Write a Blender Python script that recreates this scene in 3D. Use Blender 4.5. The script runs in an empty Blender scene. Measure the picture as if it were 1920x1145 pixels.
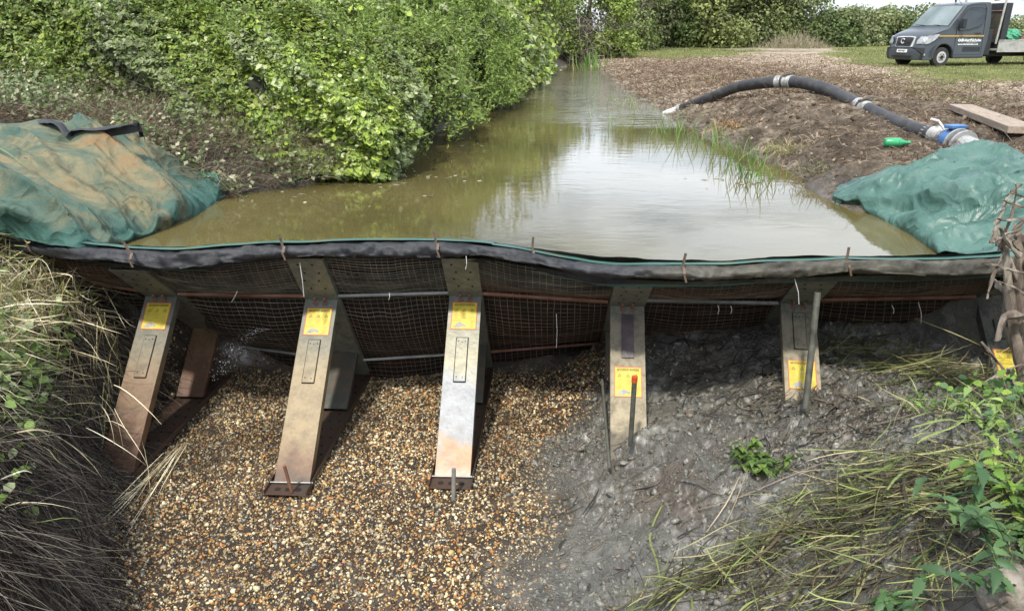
import bpy, math, random
import numpy as np
from mathutils import Vector, Matrix
R = math.radians
rng = np.random.default_rng(7)
random.seed(7)
scene = bpy.context.scene
COL = scene.collection

# ------------------------------------------------------------------ camera
F = 1387.0; PIT = R(20.3); CZ = 1.45
cd = bpy.data.cameras.new('camera'); cam = bpy.data.objects.new('camera', cd); COL.objects.link(cam)
cam.location = (0, 0, CZ); cam.rotation_euler = (math.pi/2 - PIT, 0, 0)
cd.sensor_width = 36; cd.lens = 36*F/1920; cd.clip_start = 0.05; cd.clip_end = 3000
scene.camera = cam

# ------------------------------------------------------------------ sky and sun
SUN_EL, SUN_AZ = R(56), R(199)      # azimuth clockwise from +Y (view direction): behind the camera, to the left
w = bpy.data.worlds.new('World'); scene.world = w; w.use_nodes = True
nt = w.node_tree; N = nt.nodes; L = nt.links
bg = N['Background']
sky = N.new('ShaderNodeTexSky'); sky.sky_type = 'NISHITA'; sky.sun_disc = False
sky.sun_elevation = SUN_EL; sky.sun_rotation = SUN_AZ; sky.dust_density = 2.0; sky.altitude = 20
tc = N.new('ShaderNodeTexCoord'); mp = N.new('ShaderNodeMapping'); mp.inputs['Scale'].default_value = (1, 1, 3.6)
n1 = N.new('ShaderNodeTexNoise'); n1.inputs['Scale'].default_value = 2.6; n1.inputs['Detail'].default_value = 8; n1.inputs['Roughness'].default_value = .55
cr = N.new('ShaderNodeValToRGB'); cr.color_ramp.elements[0].position = .40; cr.color_ramp.elements[1].position = .54
cr.color_ramp.elements[0].color = (.12, .12, .12, 1)
mx = N.new('ShaderNodeMix'); mx.data_type = 'RGBA'
L.new(tc.outputs['Generated'], mp.inputs['Vector']); L.new(mp.outputs[0], n1.inputs['Vector']); L.new(n1.outputs['Fac'], cr.inputs['Fac'])
sz_ = N.new('ShaderNodeSeparateXYZ'); L.new(tc.outputs['Generated'], sz_.inputs[0])
mz = N.new('ShaderNodeMapRange'); mz.inputs['From Min'].default_value = .03; mz.inputs['From Max'].default_value = .17; mz.inputs['To Min'].default_value = .35; mz.inputs['To Max'].default_value = 1; L.new(sz_.outputs['Z'], mz.inputs['Value'])
mf = N.new('ShaderNodeMath'); mf.operation = 'MULTIPLY'; L.new(cr.outputs['Color'], mf.inputs[0]); L.new(mz.outputs[0], mf.inputs[1]); L.new(mf.outputs[0], mx.inputs['Factor']); L.new(sky.outputs[0], mx.inputs['A']); mx.inputs['B'].default_value = (12.0, 13.0, 14.6, 1)
L.new(mx.outputs['Result'], bg.inputs['Color']); bg.inputs['Strength'].default_value = .11
sd = bpy.data.lights.new('sun', 'SUN'); sd.energy = 2.9; sd.angle = R(3.0); sd.color = (1, .95, .86)
sun = bpy.data.objects.new('sun', sd); COL.objects.link(sun)
sv = Vector((math.sin(SUN_AZ)*math.cos(SUN_EL), math.cos(SUN_AZ)*math.cos(SUN_EL), math.sin(SUN_EL)))
sun.rotation_euler = sv.to_track_quat('Z', 'Y').to_euler(); sun.location = sv*50
scene.view_settings.view_transform = 'Standard'; scene.view_settings.look = 'None'
scene.view_settings.exposure = 0.66; scene.view_settings.gamma = 1
scene.cycles.max_bounces = 6; scene.cycles.transparent_max_bounces = 8

# ------------------------------------------------------------------ helpers
def ray(px, py):
    cx = (px-960)/F; cy = (572.5-py)/F
    return cx, math.cos(PIT)+cy*math.sin(PIT), -math.sin(PIT)+cy*math.cos(PIT)
def P(px, py, z):
    d = ray(px, py); t = (z-CZ)/d[2]
    return np.array([d[0]*t, d[1]*t, z])
def Q(px, py, Y):
    d = ray(px, py); t = Y/d[1]
    return np.array([d[0]*t, Y, CZ+d[2]*t])

def tag(o, label=None, cat=None, group=None, kind=None):
    if label: o['label'] = label
    if cat: o['category'] = cat
    if group: o['group'] = group
    if kind: o['kind'] = kind
    return o
def empty(name, loc, rz=0, **k):
    o = bpy.data.objects.new(name, None); COL.objects.link(o); o.location = loc; o.rotation_euler = (0, 0, rz)
    o.empty_display_size = .1
    return tag(o, **k)
def link(name, me, m, parent=None):
    o = bpy.data.objects.new(name, me); COL.objects.link(o)
    if m: me.materials.append(m)
    if parent: o.parent = parent
    return o
def npmesh(name, V, Fc, m, parent=None, col=None, smooth=False, attrs=None):
    V = np.asarray(V, np.float32).reshape(-1, 3); Fc = np.asarray(Fc, np.int32)
    me = bpy.data.meshes.new(name); k = Fc.shape[1]
    me.vertices.add(len(V)); me.vertices.foreach_set('co', V.ravel())
    me.loops.add(Fc.size); me.loops.foreach_set('vertex_index', Fc.ravel())
    me.polygons.add(len(Fc)); me.polygons.foreach_set('loop_start', np.arange(0, Fc.size, k, dtype=np.int32))
    me.update(calc_edges=True)
    if smooth: me.polygons.foreach_set('use_smooth', np.ones(len(Fc), bool))
    if col is not None:
        a = me.color_attributes.new('Col', 'FLOAT_COLOR', 'POINT')
        c = np.ones((len(V), 4), np.float32); c[:, :3] = col; a.data.foreach_set('color', c.ravel())
    for k_, v_ in (attrs or {}).items():
        a = me.attributes.new(k_, 'FLOAT', 'POINT'); a.data.foreach_set('value', np.asarray(v_, np.float32).ravel())
    return link(name, me, m, parent)
class MB:
    def __init__(s): s.v = []; s.f = []
    def add(s, vs, fs):
        b = len(s.v); s.v += [tuple(map(float, v)) for v in vs]; s.f += [tuple(i+b for i in f) for f in fs]; return s
    def box(s, c, d, M=None):
        x, y, z = d[0]/2, d[1]/2, d[2]/2
        vs = [Vector((i*x, j*y, k*z)) for k in (-1, 1) for j in (-1, 1) for i in (-1, 1)]
        c = Vector(c)
        vs = [(M @ v if M else v)+c for v in vs]
        return s.add(vs, [(0, 2, 3, 1), (4, 5, 7, 6), (0, 1, 5, 4), (2, 6, 7, 3), (0, 4, 6, 2), (1, 3, 7, 5)])
    def tube(s, pts, r, n=12, cap=True):
        pts = [Vector(p) for p in pts]; rs = r if hasattr(r, '__len__') else [r]*len(pts)
        rings = []; prev = None
        for i, p in enumerate(pts):
            t = (pts[min(i+1, len(pts)-1)]-pts[max(i-1, 0)]).normalized()
            if prev is None: a = t.orthogonal().normalized()
            else:
                a = (prev-t*prev.dot(t)); a = a.normalized() if a.length > 1e-6 else t.orthogonal().normalized()
            prev = a; b = t.cross(a)
            rings.append([p+(a*math.cos(2*math.pi*k/n)+b*math.sin(2*math.pi*k/n))*rs[i] for k in range(n)])
        vs = [v for r_ in rings for v in r_]; fs = []
        for i in range(len(pts)-1):
            for k in range(n):
                fs.append((i*n+k, i*n+(k+1) % n, (i+1)*n+(k+1) % n, (i+1)*n+k))
        if cap: fs += [tuple(range(n))[::-1], tuple(range((len(pts)-1)*n, len(pts)*n))]
        return s.add(vs, fs)
    def disc(s, c, ax, r, h, n=14):
        ax = Vector(ax).normalized(); c = Vector(c); return s.tube([c-ax*h/2, c+ax*h/2], r, n)
    def prism(s, poly, M, h):        # polygon in local xy, thickness h in +z, placed by M
        n = len(poly); vs = [M @ Vector((x, y, 0)) for x, y in poly]+[M @ Vector((x, y, h)) for x, y in poly]
        return s.add(vs, [tuple(range(n))[::-1], tuple(range(n, 2*n))]+[(i, (i+1) % n, n+(i+1) % n, n+i) for i in range(n)])
    def build(s, name, m, parent=None, smooth=False, bevel=0):
        me = bpy.data.meshes.new(name); me.from_pydata(s.v, [], s.f); me.update()
        if smooth:
            me.polygons.foreach_set('use_smooth', np.ones(len(me.polygons), bool))
            if hasattr(me, 'set_sharp_from_angle'): me.set_sharp_from_angle(angle=R(38))
        o = link(name, me, m, parent)
        if bevel:
            b = o.modifiers.new('bevel', 'BEVEL'); b.width = bevel; b.segments = 2; b.limit_method = 'ANGLE'; b.angle_limit = R(35)
        return o
def text_obj(name, body, size, M, m, parent, ext=.0008, sx=1.0):
    cu = bpy.data.curves.new(name, 'FONT'); cu.body = body; cu.size = size; cu.extrude = ext; cu.align_x = 'CENTER'; cu.align_y = 'CENTER'
    cu.resolution_u = 2; cu.offset = size*.018
    t = bpy.data.objects.new(name, cu); COL.objects.link(t)
    bpy.context.view_layer.update()
    dg = bpy.context.evaluated_depsgraph_get()
    me = bpy.data.meshes.new_from_object(t.evaluated_get(dg)); bpy.data.objects.remove(t)
    me.materials.clear(); me.transform(M @ Matrix.Diagonal((sx, 1, 1, 1)))
    return link(name, me, m, parent)

# numpy value noise
def _h(ix, iy, s):
    n = (ix.astype(np.int64)*374761393 + iy.astype(np.int64)*668265263 + s*1442695041) & 0x7fffffff
    n = ((n ^ (n >> 13))*1274126177) & 0x7fffffff
    n = ((n ^ (n >> 16))*2246822519) & 0x7fffffff
    return ((n ^ (n >> 15)) & 0xffff)/32767.5-1
def vn(x, y, s=0):
    x = np.asarray(x, float); y = np.asarray(y, float)
    ix = np.floor(x); iy = np.floor(y); fx = x-ix; fy = y-iy
    fx = fx*fx*(3-2*fx); fy = fy*fy*(3-2*fy)
    a = _h(ix, iy, s); b = _h(ix+1, iy, s); c = _h(ix, iy+1, s); d = _h(ix+1, iy+1, s)
    return (a*(1-fx)+b*fx)*(1-fy)+(c*(1-fx)+d*fx)*fy
def fbm(x, y, sc, o=4, s=0, g=.5):
    r = 0; a = 1; t = 0
    for i in range(o):
        r = r+a*vn(np.asarray(x)*sc+i*17.3, np.asarray(y)*sc-i*9.1, s+i); t += a; a *= g; sc *= 2.03
    return r/t
def ss(a, b, x):
    t = np.clip((np.asarray(x, float)-a)/(b-a), 0, 1); return t*t*(3-2*t)

# materials
MATS = {}
def material(name, cols=None, scale=4, rough=.7, metal=0, bump=0, bscale=None, attr=False, spec=.5, detail=6, vary=.25, trans=0, rough2=None, stops=None, coord='Object', sheen=0, dist=None, stretch=None, grime=0):
    m = bpy.data.materials.new(name); m.use_nodes = True; MATS[name] = m
    nt = m.node_tree; N = nt.nodes; L = nt.links; b = N['Principled BSDF']; out = N['Material Output']
    b.inputs['Roughness'].default_value = rough; b.inputs['Metallic'].default_value = metal
    b.inputs['Specular IOR Level'].default_value = spec
    tc = N.new('ShaderNodeTexCoord'); vec = tc.outputs[coord]
    if stretch:
        mp = N.new('ShaderNodeMapping'); mp.inputs['Scale'].default_value = stretch; L.new(vec, mp.inputs['Vector']); vec = mp.outputs[0]
    no = N.new('ShaderNodeTexNoise'); no.inputs['Scale'].default_value = scale; no.inputs['Detail'].default_value = detail; no.inputs['Roughness'].default_value = .6
    if dist: no.inputs['Distortion'].default_value = dist
    L.new(vec, no.inputs['Vector'])
    if cols:
        cr = N.new('ShaderNodeValToRGB'); e = cr.color_ramp.elements
        n = len(cols); st = stops or [.3+.4*i/max(1, n-1) for i in range(n)]
        while len(e) < n: e.new(.5)
        for i in range(n): e[i].position = st[i]
        for i in range(n): e[i].color = (*cols[i], 1)
        L.new(no.outputs['Fac'], cr.inputs['Fac']); c = cr.outputs['Color']
    if attr:
        at = N.new('ShaderNodeVertexColor'); at.layer_name = 'Col'
        if vary:
            mr = N.new('ShaderNodeMapRange'); mr.inputs['To Min'].default_value = 1-vary; mr.inputs['To Max'].default_value = 1+vary
            mr.inputs['From Min'].default_value = .3; mr.inputs['From Max'].default_value = .7
            L.new(no.outputs['Fac'], mr.inputs['Value'])
            mm = N.new('ShaderNodeVectorMath'); mm.operation = 'SCALE'; L.new(at.outputs['Color'], mm.inputs[0]); L.new(mr.outputs[0], mm.inputs['Scale']); c = mm.outputs[0]
        else: c = at.outputs['Color']
    if grime:
        g1 = N.new('ShaderNodeTexNoise'); g1.inputs['Scale'].default_value = 11; g1.inputs['Detail'].default_value = 12; g1.inputs['Roughness'].default_value = .78; L.new(vec, g1.inputs['Vector'])
        g2 = N.new('ShaderNodeMapRange'); g2.inputs['From Min'].default_value = .38; g2.inputs['From Max'].default_value = .58; g2.inputs['To Min'].default_value = 1-grime; g2.inputs['To Max'].default_value = 1.05
        L.new(g1.outputs['Fac'], g2.inputs['Value']); g3 = N.new('ShaderNodeVectorMath'); g3.operation = 'SCALE'; L.new(c, g3.inputs[0]); L.new(g2.outputs[0], g3.inputs['Scale']); c = g3.outputs[0]
    L.new(c, b.inputs['Base Color'])
    if rough2 is not None:
        mr = N.new('ShaderNodeMapRange'); mr.inputs['To Min'].default_value = rough; mr.inputs['To Max'].default_value = rough2
        mr.inputs['From Min'].default_value = .35; mr.inputs['From Max'].default_value = .65
        L.new(no.outputs['Fac'], mr.inputs['Value']); L.new(mr.outputs[0], b.inputs['Roughness'])
    if bump:
        n2 = N.new('ShaderNodeTexNoise'); n2.inputs['Scale'].default_value = bscale or scale*6; n2.inputs['Detail'].default_value = 5
        L.new(vec, n2.inputs['Vector']); bp = N.new('ShaderNodeBump'); bp.inputs['Strength'].default_value = 1; bp.inputs['Distance'].default_value = bump
        L.new(n2.outputs['Fac'], bp.inputs['Height']); L.new(bp.outputs[0], b.inputs['Normal'])
    if trans:
        tr = N.new('ShaderNodeBsdfTranslucent'); L.new(c, tr.inputs['Color'])
        mix = N.new('ShaderNodeMixShader'); mix.inputs[0].default_value = trans
        L.new(b.outputs[0], mix.inputs[1]); L.new(tr.outputs[0], mix.inputs[2]); L.new(mix.outputs[0], out.inputs['Surface'])
    return m
def G(*a): return material(*a)

# vectorised strands: P (N,K,3) -> tapered 3-sided tubes
def strands(name, Pt, w, m, col, parent=None, taper=.35, sides=3, flat=1.0):
    Pt = np.asarray(Pt, float); n, K, _ = Pt.shape
    T = np.gradient(Pt, axis=1); T /= np.linalg.norm(T, axis=2, keepdims=True)+1e-9
    ref = rng.normal(size=(n, 1, 3)); ref = np.repeat(ref, K, 1)
    A = np.cross(T, ref); A /= np.linalg.norm(A, axis=2, keepdims=True)+1e-9; B = np.cross(T, A)
    w = np.broadcast_to(np.asarray(w, float), (n,))
    wk = w[:, None]*np.linspace(1, taper, K)[None, :]
    V = np.empty((n, K, sides, 3))
    for s in range(sides):
        an = 2*math.pi*s/sides
        V[:, :, s] = Pt+(A*math.cos(an)+B*(math.sin(an)*flat))*wk[..., None]
    base = (np.arange(n)*K*sides)[:, None, None]
    k = np.arange(K-1)[None, :, None]*sides; s = np.arange(sides)[None, None, :]; s2 = (s+1) % sides
    Fc = np.stack([base+k+s, base+k+s2, base+k+sides+s2, base+k+sides+s], -1).reshape(-1, 4)
    c = None
    if col is not None:
        col = np.broadcast_to(np.asarray(col, float), (n, 3)); c = np.repeat(col, K*sides, 0)
    return npmesh(name, V, Fc, m, parent, c)
def curl(p0, d, ln, K=6, bend=.3, droop=0.0):
    """N strands from p0 (N,3) along d (N,3), lengths ln, random bend, droop"""
    n = len(p0); d = d/np.linalg.norm(d, axis=1, keepdims=True); t = np.linspace(0, 1, K)[None, :, None]
    b = rng.normal(size=(n, 3))*bend; b2 = rng.normal(size=(n, 3))*bend*.5
    ln = np.broadcast_to(np.asarray(ln, float), (n,))[:, None, None]
    off = d[:, None]*t+b[:, None]*t*t*.6+b2[:, None]*np.sin(t*5)*.25
    off[..., 2] -= (droop*t*t)[..., 0]
    return p0[:, None]+off*ln
def pal(n, cs, jit=.15):
    cs = np.asarray(cs, float); i = rng.integers(0, len(cs), n); return cs[i]*(1+rng.normal(size=(n, 1))*jit).clip(.4, 1.8)

def leaves(name, C, Nn, size, m, col, parent=None, asp=.6, fold=.25, hexa=False):
    C = np.asarray(C, float); n = len(C); Nn = Nn/(np.linalg.norm(Nn, axis=1, keepdims=True)+1e-9)
    r = rng.normal(size=(n, 3)); A = np.cross(Nn, r); A /= np.linalg.norm(A, axis=1, keepdims=True)+1e-9; B = np.cross(Nn, A)
    s = np.broadcast_to(np.asarray(size, float), (n,))[:, None]
    if hexa:
        pr = [(-.5, 0, 0), (-.25, .4, 1), (.12, .38, 1), (.5, 0, -.3), (.12, -.38, 1), (-.25, -.4, 1)]
        V = np.stack([C+A*s*a+B*s*b*asp*1.25+Nn*s*fold*.35*c for a, b, c in pr], 1)
        b0 = (np.arange(n)*6)[:, None]; Fc = np.concatenate([b0+np.array([[0, 1, 2, 3]]), b0+np.array([[0, 3, 4, 5]])], 0); k = 6
    else:
        pr = [(-.5, 0, 0), (-.02, .5, 1), (.5, 0, -.2), (-.02, -.5, 1)]
        V = np.stack([C+A*s*a+B*s*b*asp+Nn*s*fold*.35*c for a, b, c in pr], 1)
        b0 = (np.arange(n)*4)[:, None]; Fc = np.concatenate([b0+np.array([[0, 1, 2]]), b0+np.array([[0, 2, 3]])], 0); k = 4
    return npmesh(name, V, Fc, m, parent, np.repeat(np.broadcast_to(col, (n, 3)), k, 0))

# ------------------------------------------------------------------ terrain
def PL(pts): return np.array(pts, float)
LB = PL([(4.2, -3.3), (4.95, -2.9), (6.0, -2.8), (7.0, -2.6), (7.4, -1.95), (8.9, -1.55), (12.1, -1.05), (19, -.05), (29, 1.15), (34, 2.3), (40, 3.2)])
RB = PL([(4.2, 3.1), (4.95, 2.94), (6.6, 2.93), (7.4, 3.0), (8.95, 2.98), (11, 2.8), (13.9, 2.9), (18, 3.0), (24.6, 3.25), (31, 3.7), (34, 3.5), (40, 3.2)])
def xl(y): return np.interp(y, LB[:, 0], LB[:, 1])
def xr(y): return np.interp(y, RB[:, 0], RB[:, 1])
PITL = PL([(0, -1.6), (2.6, -1.85), (3.1, -2.12), (3.7, -2.46), (4.6, -2.85), (6.4, -3.1)])
def hgt(x, y, fine=True):
    x = np.asarray(x, float); y = np.asarray(y, float)
    # upstream
    dl = xl(y)-x+fbm(x, y, .9, 2, 3)*.12; dr = x-xr(y)+fbm(x, y, 1.1, 3, 5)*.22
    bl = .62*(1-np.exp(-np.maximum(dl, 0)/.9))+.25*ss(2, 8, dl)
    fld = .22+.28*ss(31, 60, y)+.10*ss(20, 12, y)
    br = fld*(1-np.exp(-np.maximum(dr, 0)/.55))
    br += .26*np.exp(-(((x-4.9)/1.9)**2+((y-12.0)/2.2)**2))*ss(0, 1.2, dr) + .10*np.exp(-(((x-5.6)/1.6)**2+((y-8.3)/1.6)**2))
    if fine:
        soil = ss(0, .4, dr)*(1-.75*ss(20, 34, y+.35*x))
        br += soil*(.10*fbm(x, y, 1.3, 3, 21)+.055*np.abs(fbm(x, y, 4.5, 3, 22))+.035*fbm(x, y, 13, 2, 23))
        br += (1-soil)*ss(.3, 2, dr)*(.03*fbm(x, y, .8, 3, 24)+.02*fbm(x, y, 3.5, 2, 25))
    ins = np.maximum(np.minimum(-dl, -dr), 0)
    bed = -1.3*ss(0, .9, ins)-.04
    up = np.where(dl > 0, bl, np.where(dr > 0, br, bed))
    # dry pit
    pl = np.interp(y, PITL[:, 0], PITL[:, 1])
    z = -1.42+.03*fbm(x, y, 1.2, 3, 31)
    z = z+.17*ss(.2, .9, x)*ss(5.0, 5.9, y)
    z = z+(.30*ss(.2, 1.3, x)+.22*ss(1.1, 2.3, x))
    z = z+.55*ss(1.3, 2.6, x+.35*(3.6-y))*ss(4.3, 3.2, y)+.9*ss(3.5, 4.6, x+.2*(4.5-y))
    z = z+.15*np.exp(-(((x-.95)/.40)**2+((y-4.30)/.32)**2))
    mud = ss(.0, .5, x+.15*fbm(x, y, 2.2, 3, 41)*2+.35*(4.0-y)*(-.35)-.05)
    if fine:
        z = z+mud*(.06*fbm(x, y, 2.6, 3, 33)+.11*np.abs(fbm(x+.05*fbm(x, y, 9, 2, 38), y, 4.5, 3, 34, .6))-.05*np.abs(fbm(x, y, 12, 3, 39, .7))+.028*fbm(x, y, 26, 2, 35)-.02)
    dpl = pl-x+.1*fbm(x, y, 1.6, 3, 36)
    zl = -1.42+1.02*ss(-.12, .50, dpl)+.62*ss(.40, 1.5, dpl)+.22*ss(1.5, 3, dpl)
    if fine: zl = zl+.05*fbm(x, y, 3, 3, 37)*ss(0, .5, dpl)
    z = np.where(dpl > -.15, np.maximum(z, zl), z)
    z = z+1.5*ss(1.2, -1.0, y)
    # channel side walls outside the dam, blended over a narrow line under the dam
    k = ss(5.9, 6.35, y+.25*ss(-2.4, -3.4, x)*2+.5*ss(2.9, 3.6, x)*2)
    return z*(1-k)+up*k
def H1(x, y): return float(hgt(np.array([x]), np.array([y]))[0])

def PT(px, py):
    d = np.array(ray(px, py)); t = np.arange(1.5, 60, .01); X = np.array([0, 0, CZ])+d*t[:, None]
    h = hgt(X[:, 0], X[:, 1], False); i = int(np.argmax(X[:, 2] < h)); return np.array([X[i, 0], X[i, 1], h[i]])
def lines(segs):
    out = []
    for a, b, s in segs: out += list(np.arange(a, b, s))
    return out
def grow(a, end, s, f=1.25):
    o = []; v = a
    while abs(v) < abs(end): o.append(v); v += s; s *= f
    o.append(end); return o
gx = np.array(grow(-14.2, -500, -.6)[::-1]+lines([(-14, -4, .16), (-4, 0, .025), (0, 3.8, .0135), (3.8, 4.6, .025), (4.6, 9, .05), (9, 20, .12)])+grow(20, 500, .4))
gy = np.array(grow(-2, -60, -1)[::-1]+lines([(-1.5, 2.6, .2), (2.6, 5.0, .0135), (5.0, 6.4, .022), (6.4, 14, .04), (14, 28, .1), (28, 70, .5)])+grow(70, 900, 2))
XX, YY = np.meshgrid(gx, gy); ZZ = hgt(XX, YY)
nx, ny = len(gx), len(gy); idx = np.arange(nx*ny).reshape(ny, nx)
FQ = np.stack([idx[:-1, :-1], idx[:-1, 1:], idx[1:, 1:], idx[1:, :-1]], -1).reshape(-1, 4)
def region(x, y):
    """grass 0..1, gravel 0..1, mud 0..1 weights, dry-pit weight"""
    pit = ss(6.2, 5.9, y)
    gr_edge = x-(.12-.30*(y-4.2)*(-1)*0+.35*fbm(x, y, 1.5, 4, 51)+.10*(y-3.4)+.75*ss(4.7, 5.5, y))
    gravel = pit*ss(.30, -.30, gr_edge)
    dpl = np.interp(y, PITL[:, 0], PITL[:, 1])-x
    gravel = gravel*ss(.12, -.1, dpl)
    mud = pit*(1-gravel)*ss(.3, -.1, dpl)
    dr = x-xr(y); n = fbm(x, y, .22, 4, 52)+.35*fbm(x, y, 1.7, 3, 53)
    ln_ = np.interp(y, [18, 20, 29, 50], [12.5, 11.0, 13.0, 19.5])
    v = ss(-.8, 1.2, x-ln_+n*2.2)*ss(18.5, 20.5, y+n*2.0)
    a_ = ss(-1.5, 1, y-37-n*3)*ss(1.5, -1.5, x-(9+.30*(y-33))-n*4)*ss(.6, 1.8, dr)
    f_ = .55*ss(-.05, .35, fbm(x, y, .45, 4, 54)+.3-np.abs(y-17.5)/14-np.abs(x-8)/9)*ss(.8, 2.2, dr)
    g2 = np.maximum(np.maximum(v, a_), f_)
    g3 = ss(47, 51, y+n*3)*.8
    grass = np.clip(np.maximum(g2, g3), 0, 1)*(1-pit)
    return grass, gravel, mud, pit
ga, gv, md, pit = region(XX, YY)
n1_ = fbm(XX, YY, 2.5, 4, 61); n2_ = fbm(XX, YY, 9, 3, 62)
def C(r, g, b): return np.array([r, g, b])
n3_ = fbm(XX*.5, YY, .55, 4, 66)
dry = ss(10, 17, YY+n1_*2)*(1-.55*ss(.05, .35, n3_))
soil = C(.085, .066, .048)+(C(.36, .30, .225)-C(.085, .066, .048))*(np.clip(dry*.8+.45*n2_+.15, 0, 1))[..., None]
soil = soil*(1+.3*n1_[..., None])
gcol = C(.15, .165, .055)*(1+.3*n1_[..., None]); gcol = gcol+(C(.2, .17, .07)-gcol)*(ss(.0, .5, n2_)*.35)[..., None]
mudc = C(.155, .149, .125)*(1+.25*n1_[..., None]+.25*n2_[..., None]); mudc = mudc+(C(.12, .088, .06)-mudc)*(ss(.1, .5, fbm(XX, YY, 1.3, 3, 63)))[..., None]*.7
col = soil*(1-ga[..., None])+gcol*ga[..., None]
col = col*(1-(gv+md)[..., None])+C(.06, .042, .026)*gv[..., None]+mudc*md[..., None]
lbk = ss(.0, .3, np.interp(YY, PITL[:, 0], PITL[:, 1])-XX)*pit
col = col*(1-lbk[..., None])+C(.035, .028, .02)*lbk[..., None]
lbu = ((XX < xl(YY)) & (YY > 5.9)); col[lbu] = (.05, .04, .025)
wet = np.clip(md+gv*.5, 0, 1)*.95+ss(.35, -.05, XX-xr(YY))*(YY > 6)*.5

gm = bpy.data.materials.new('ground_soil'); gm.use_nodes = True
nt = gm.node_tree; N = nt.nodes; L = nt.links; b = N['Principled BSDF']
at = N.new('ShaderNodeVertexColor'); at.layer_name = 'Col'; aw = N.new('ShaderNodeAttribute'); aw.attribute_name = 'wet'
tc = N.new('ShaderNodeTexCoord'); no = N.new('ShaderNodeTexNoise'); no.inputs['Scale'].default_value = 14; no.inputs['Detail'].default_value = 8; no.inputs['Roughness'].default_value = .7
L.new(tc.outputs['Object'], no.inputs['Vector'])
mr = N.new('ShaderNodeMapRange'); mr.inputs['From Min'].default_value = .3; mr.inputs['From Max'].default_value = .7; mr.inputs['To Min'].default_value = .6; mr.inputs['To Max'].default_value = 1.45
L.new(no.outputs['Fac'], mr.inputs['Value']); mm = N.new('ShaderNodeVectorMath'); mm.operation = 'SCALE'
L.new(at.outputs['Color'], mm.inputs[0]); L.new(mr.outputs[0], mm.inputs['Scale']); L.new(mm.outputs[0], b.inputs['Base Color'])
n2 = N.new('ShaderNodeTexNoise'); n2.inputs['Scale'].default_value = 5; n2.inputs['Detail'].default_value = 4; L.new(tc.outputs['Object'], n2.inputs['Vector'])
m2 = N.new('ShaderNodeMapRange'); m2.inputs['From Min'].default_value = .38; m2.inputs['From Max'].default_value = .6; m2.inputs['To Min'].default_value = .36; m2.inputs['To Max'].default_value = .55
L.new(n2.outputs['Fac'], m2.inputs['Value'])
rmx = N.new('ShaderNodeMix'); rmx.inputs['A'].default_value = .95; L.new(aw.outputs['Fac'], rmx.inputs['Factor']); L.new(m2.outputs[0], rmx.inputs['B']); L.new(rmx.outputs['Result'], b.inputs['Roughness'])
smx = N.new('ShaderNodeMath'); smx.operation = 'MULTIPLY_ADD'; smx.inputs[1].default_value = .85; smx.inputs[2].default_value = .1; L.new(aw.outputs['Fac'], smx.inputs[0]); L.new(smx.outputs[0], b.inputs['Specular IOR Level'])
cw = N.new('ShaderNodeMath'); cw.operation = 'MULTIPLY'; cw.inputs[1].default_value = .5; L.new(aw.outputs['Fac'], cw.inputs[0]); L.new(cw.outputs[0], b.inputs['Coat Weight']); b.inputs['Coat Roughness'].default_value = .38
n4 = N.new('ShaderNodeTexNoise'); n4.inputs['Scale'].default_value = 36; n4.inputs['Detail'].default_value = 7; n4.inputs['Roughness'].default_value = .65; L.new(tc.outputs['Object'], n4.inputs['Vector'])
bp = N.new('ShaderNodeBump'); bp.inputs['Distance'].default_value = .06; bp.inputs['Strength'].default_value = 1
n5 = N.new('ShaderNodeTexNoise'); n5.inputs['Scale'].default_value = 2.6; n5.inputs['Detail'].default_value = 5; L.new(tc.outputs['Object'], n5.inputs['Vector'])
m5 = N.new('ShaderNodeMapRange'); m5.inputs['From Min'].default_value = .56; m5.inputs['From Max'].default_value = .63; m5.inputs['To Min'].default_value = 1; m5.inputs['To Max'].default_value = .12; L.new(n5.outputs['Fac'], m5.inputs['Value']); L.new(m5.outputs[0], bp.inputs['Strength'])
L.new(n4.outputs['Fac'], bp.inputs['Height']); L.new(bp.outputs[0], b.inputs['Normal'])
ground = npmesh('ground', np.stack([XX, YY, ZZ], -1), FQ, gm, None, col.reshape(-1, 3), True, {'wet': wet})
tag(ground, 'muddy dug-over ground with dry channel bed and grass field', kind='structure')

# ------------------------------------------------------------------ water
wm = bpy.data.materials.new('murky_water'); wm.use_nodes = True
nt = wm.node_tree; N = nt.nodes; L = nt.links; b = N['Principled BSDF']
b.inputs['Roughness'].default_value = .035; b.inputs['IOR'].default_value = 1.33; b.inputs['Specular IOR Level'].default_value = .5
tc = N.new('ShaderNodeTexCoord'); no = N.new('ShaderNodeTexNoise'); no.inputs['Scale'].default_value = .55; no.inputs['Detail'].default_value = 6
L.new(tc.outputs['Object'], no.inputs['Vector']); cr = N.new('ShaderNodeValToRGB'); e = cr.color_ramp.elements
e[0].position = .3; e[0].color = (.060, .052, .020, 1); e[1].position = .7; e[1].color = (.120, .098, .038, 1)
L.new(no.outputs['Fac'], cr.inputs['Fac']); L.new(cr.outputs[0], b.inputs['Base Color'])
mp = N.new('ShaderNodeMapping'); mp.inputs['Scale'].default_value = (1, 2.2, 1); mp.inputs['Rotation'].default_value = (0, 0, .25); L.new(tc.outputs['Object'], mp.inputs['Vector'])
na = N.new('ShaderNodeTexNoise'); na.inputs['Scale'].default_value = 3.0; na.inputs['Detail'].default_value = 5; na.inputs['Distortion'].default_value = .6; L.new(mp.outputs[0], na.inputs['Vector'])
nb = N.new('ShaderNodeTexNoise'); nb.inputs['Scale'].default_value = .35; nb.inputs['Detail'].default_value = 2; L.new(tc.outputs['Object'], nb.inputs['Vector'])
sx = N.new('ShaderNodeSeparateXYZ'); L.new(tc.outputs['Object'], sx.inputs[0])
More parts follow.
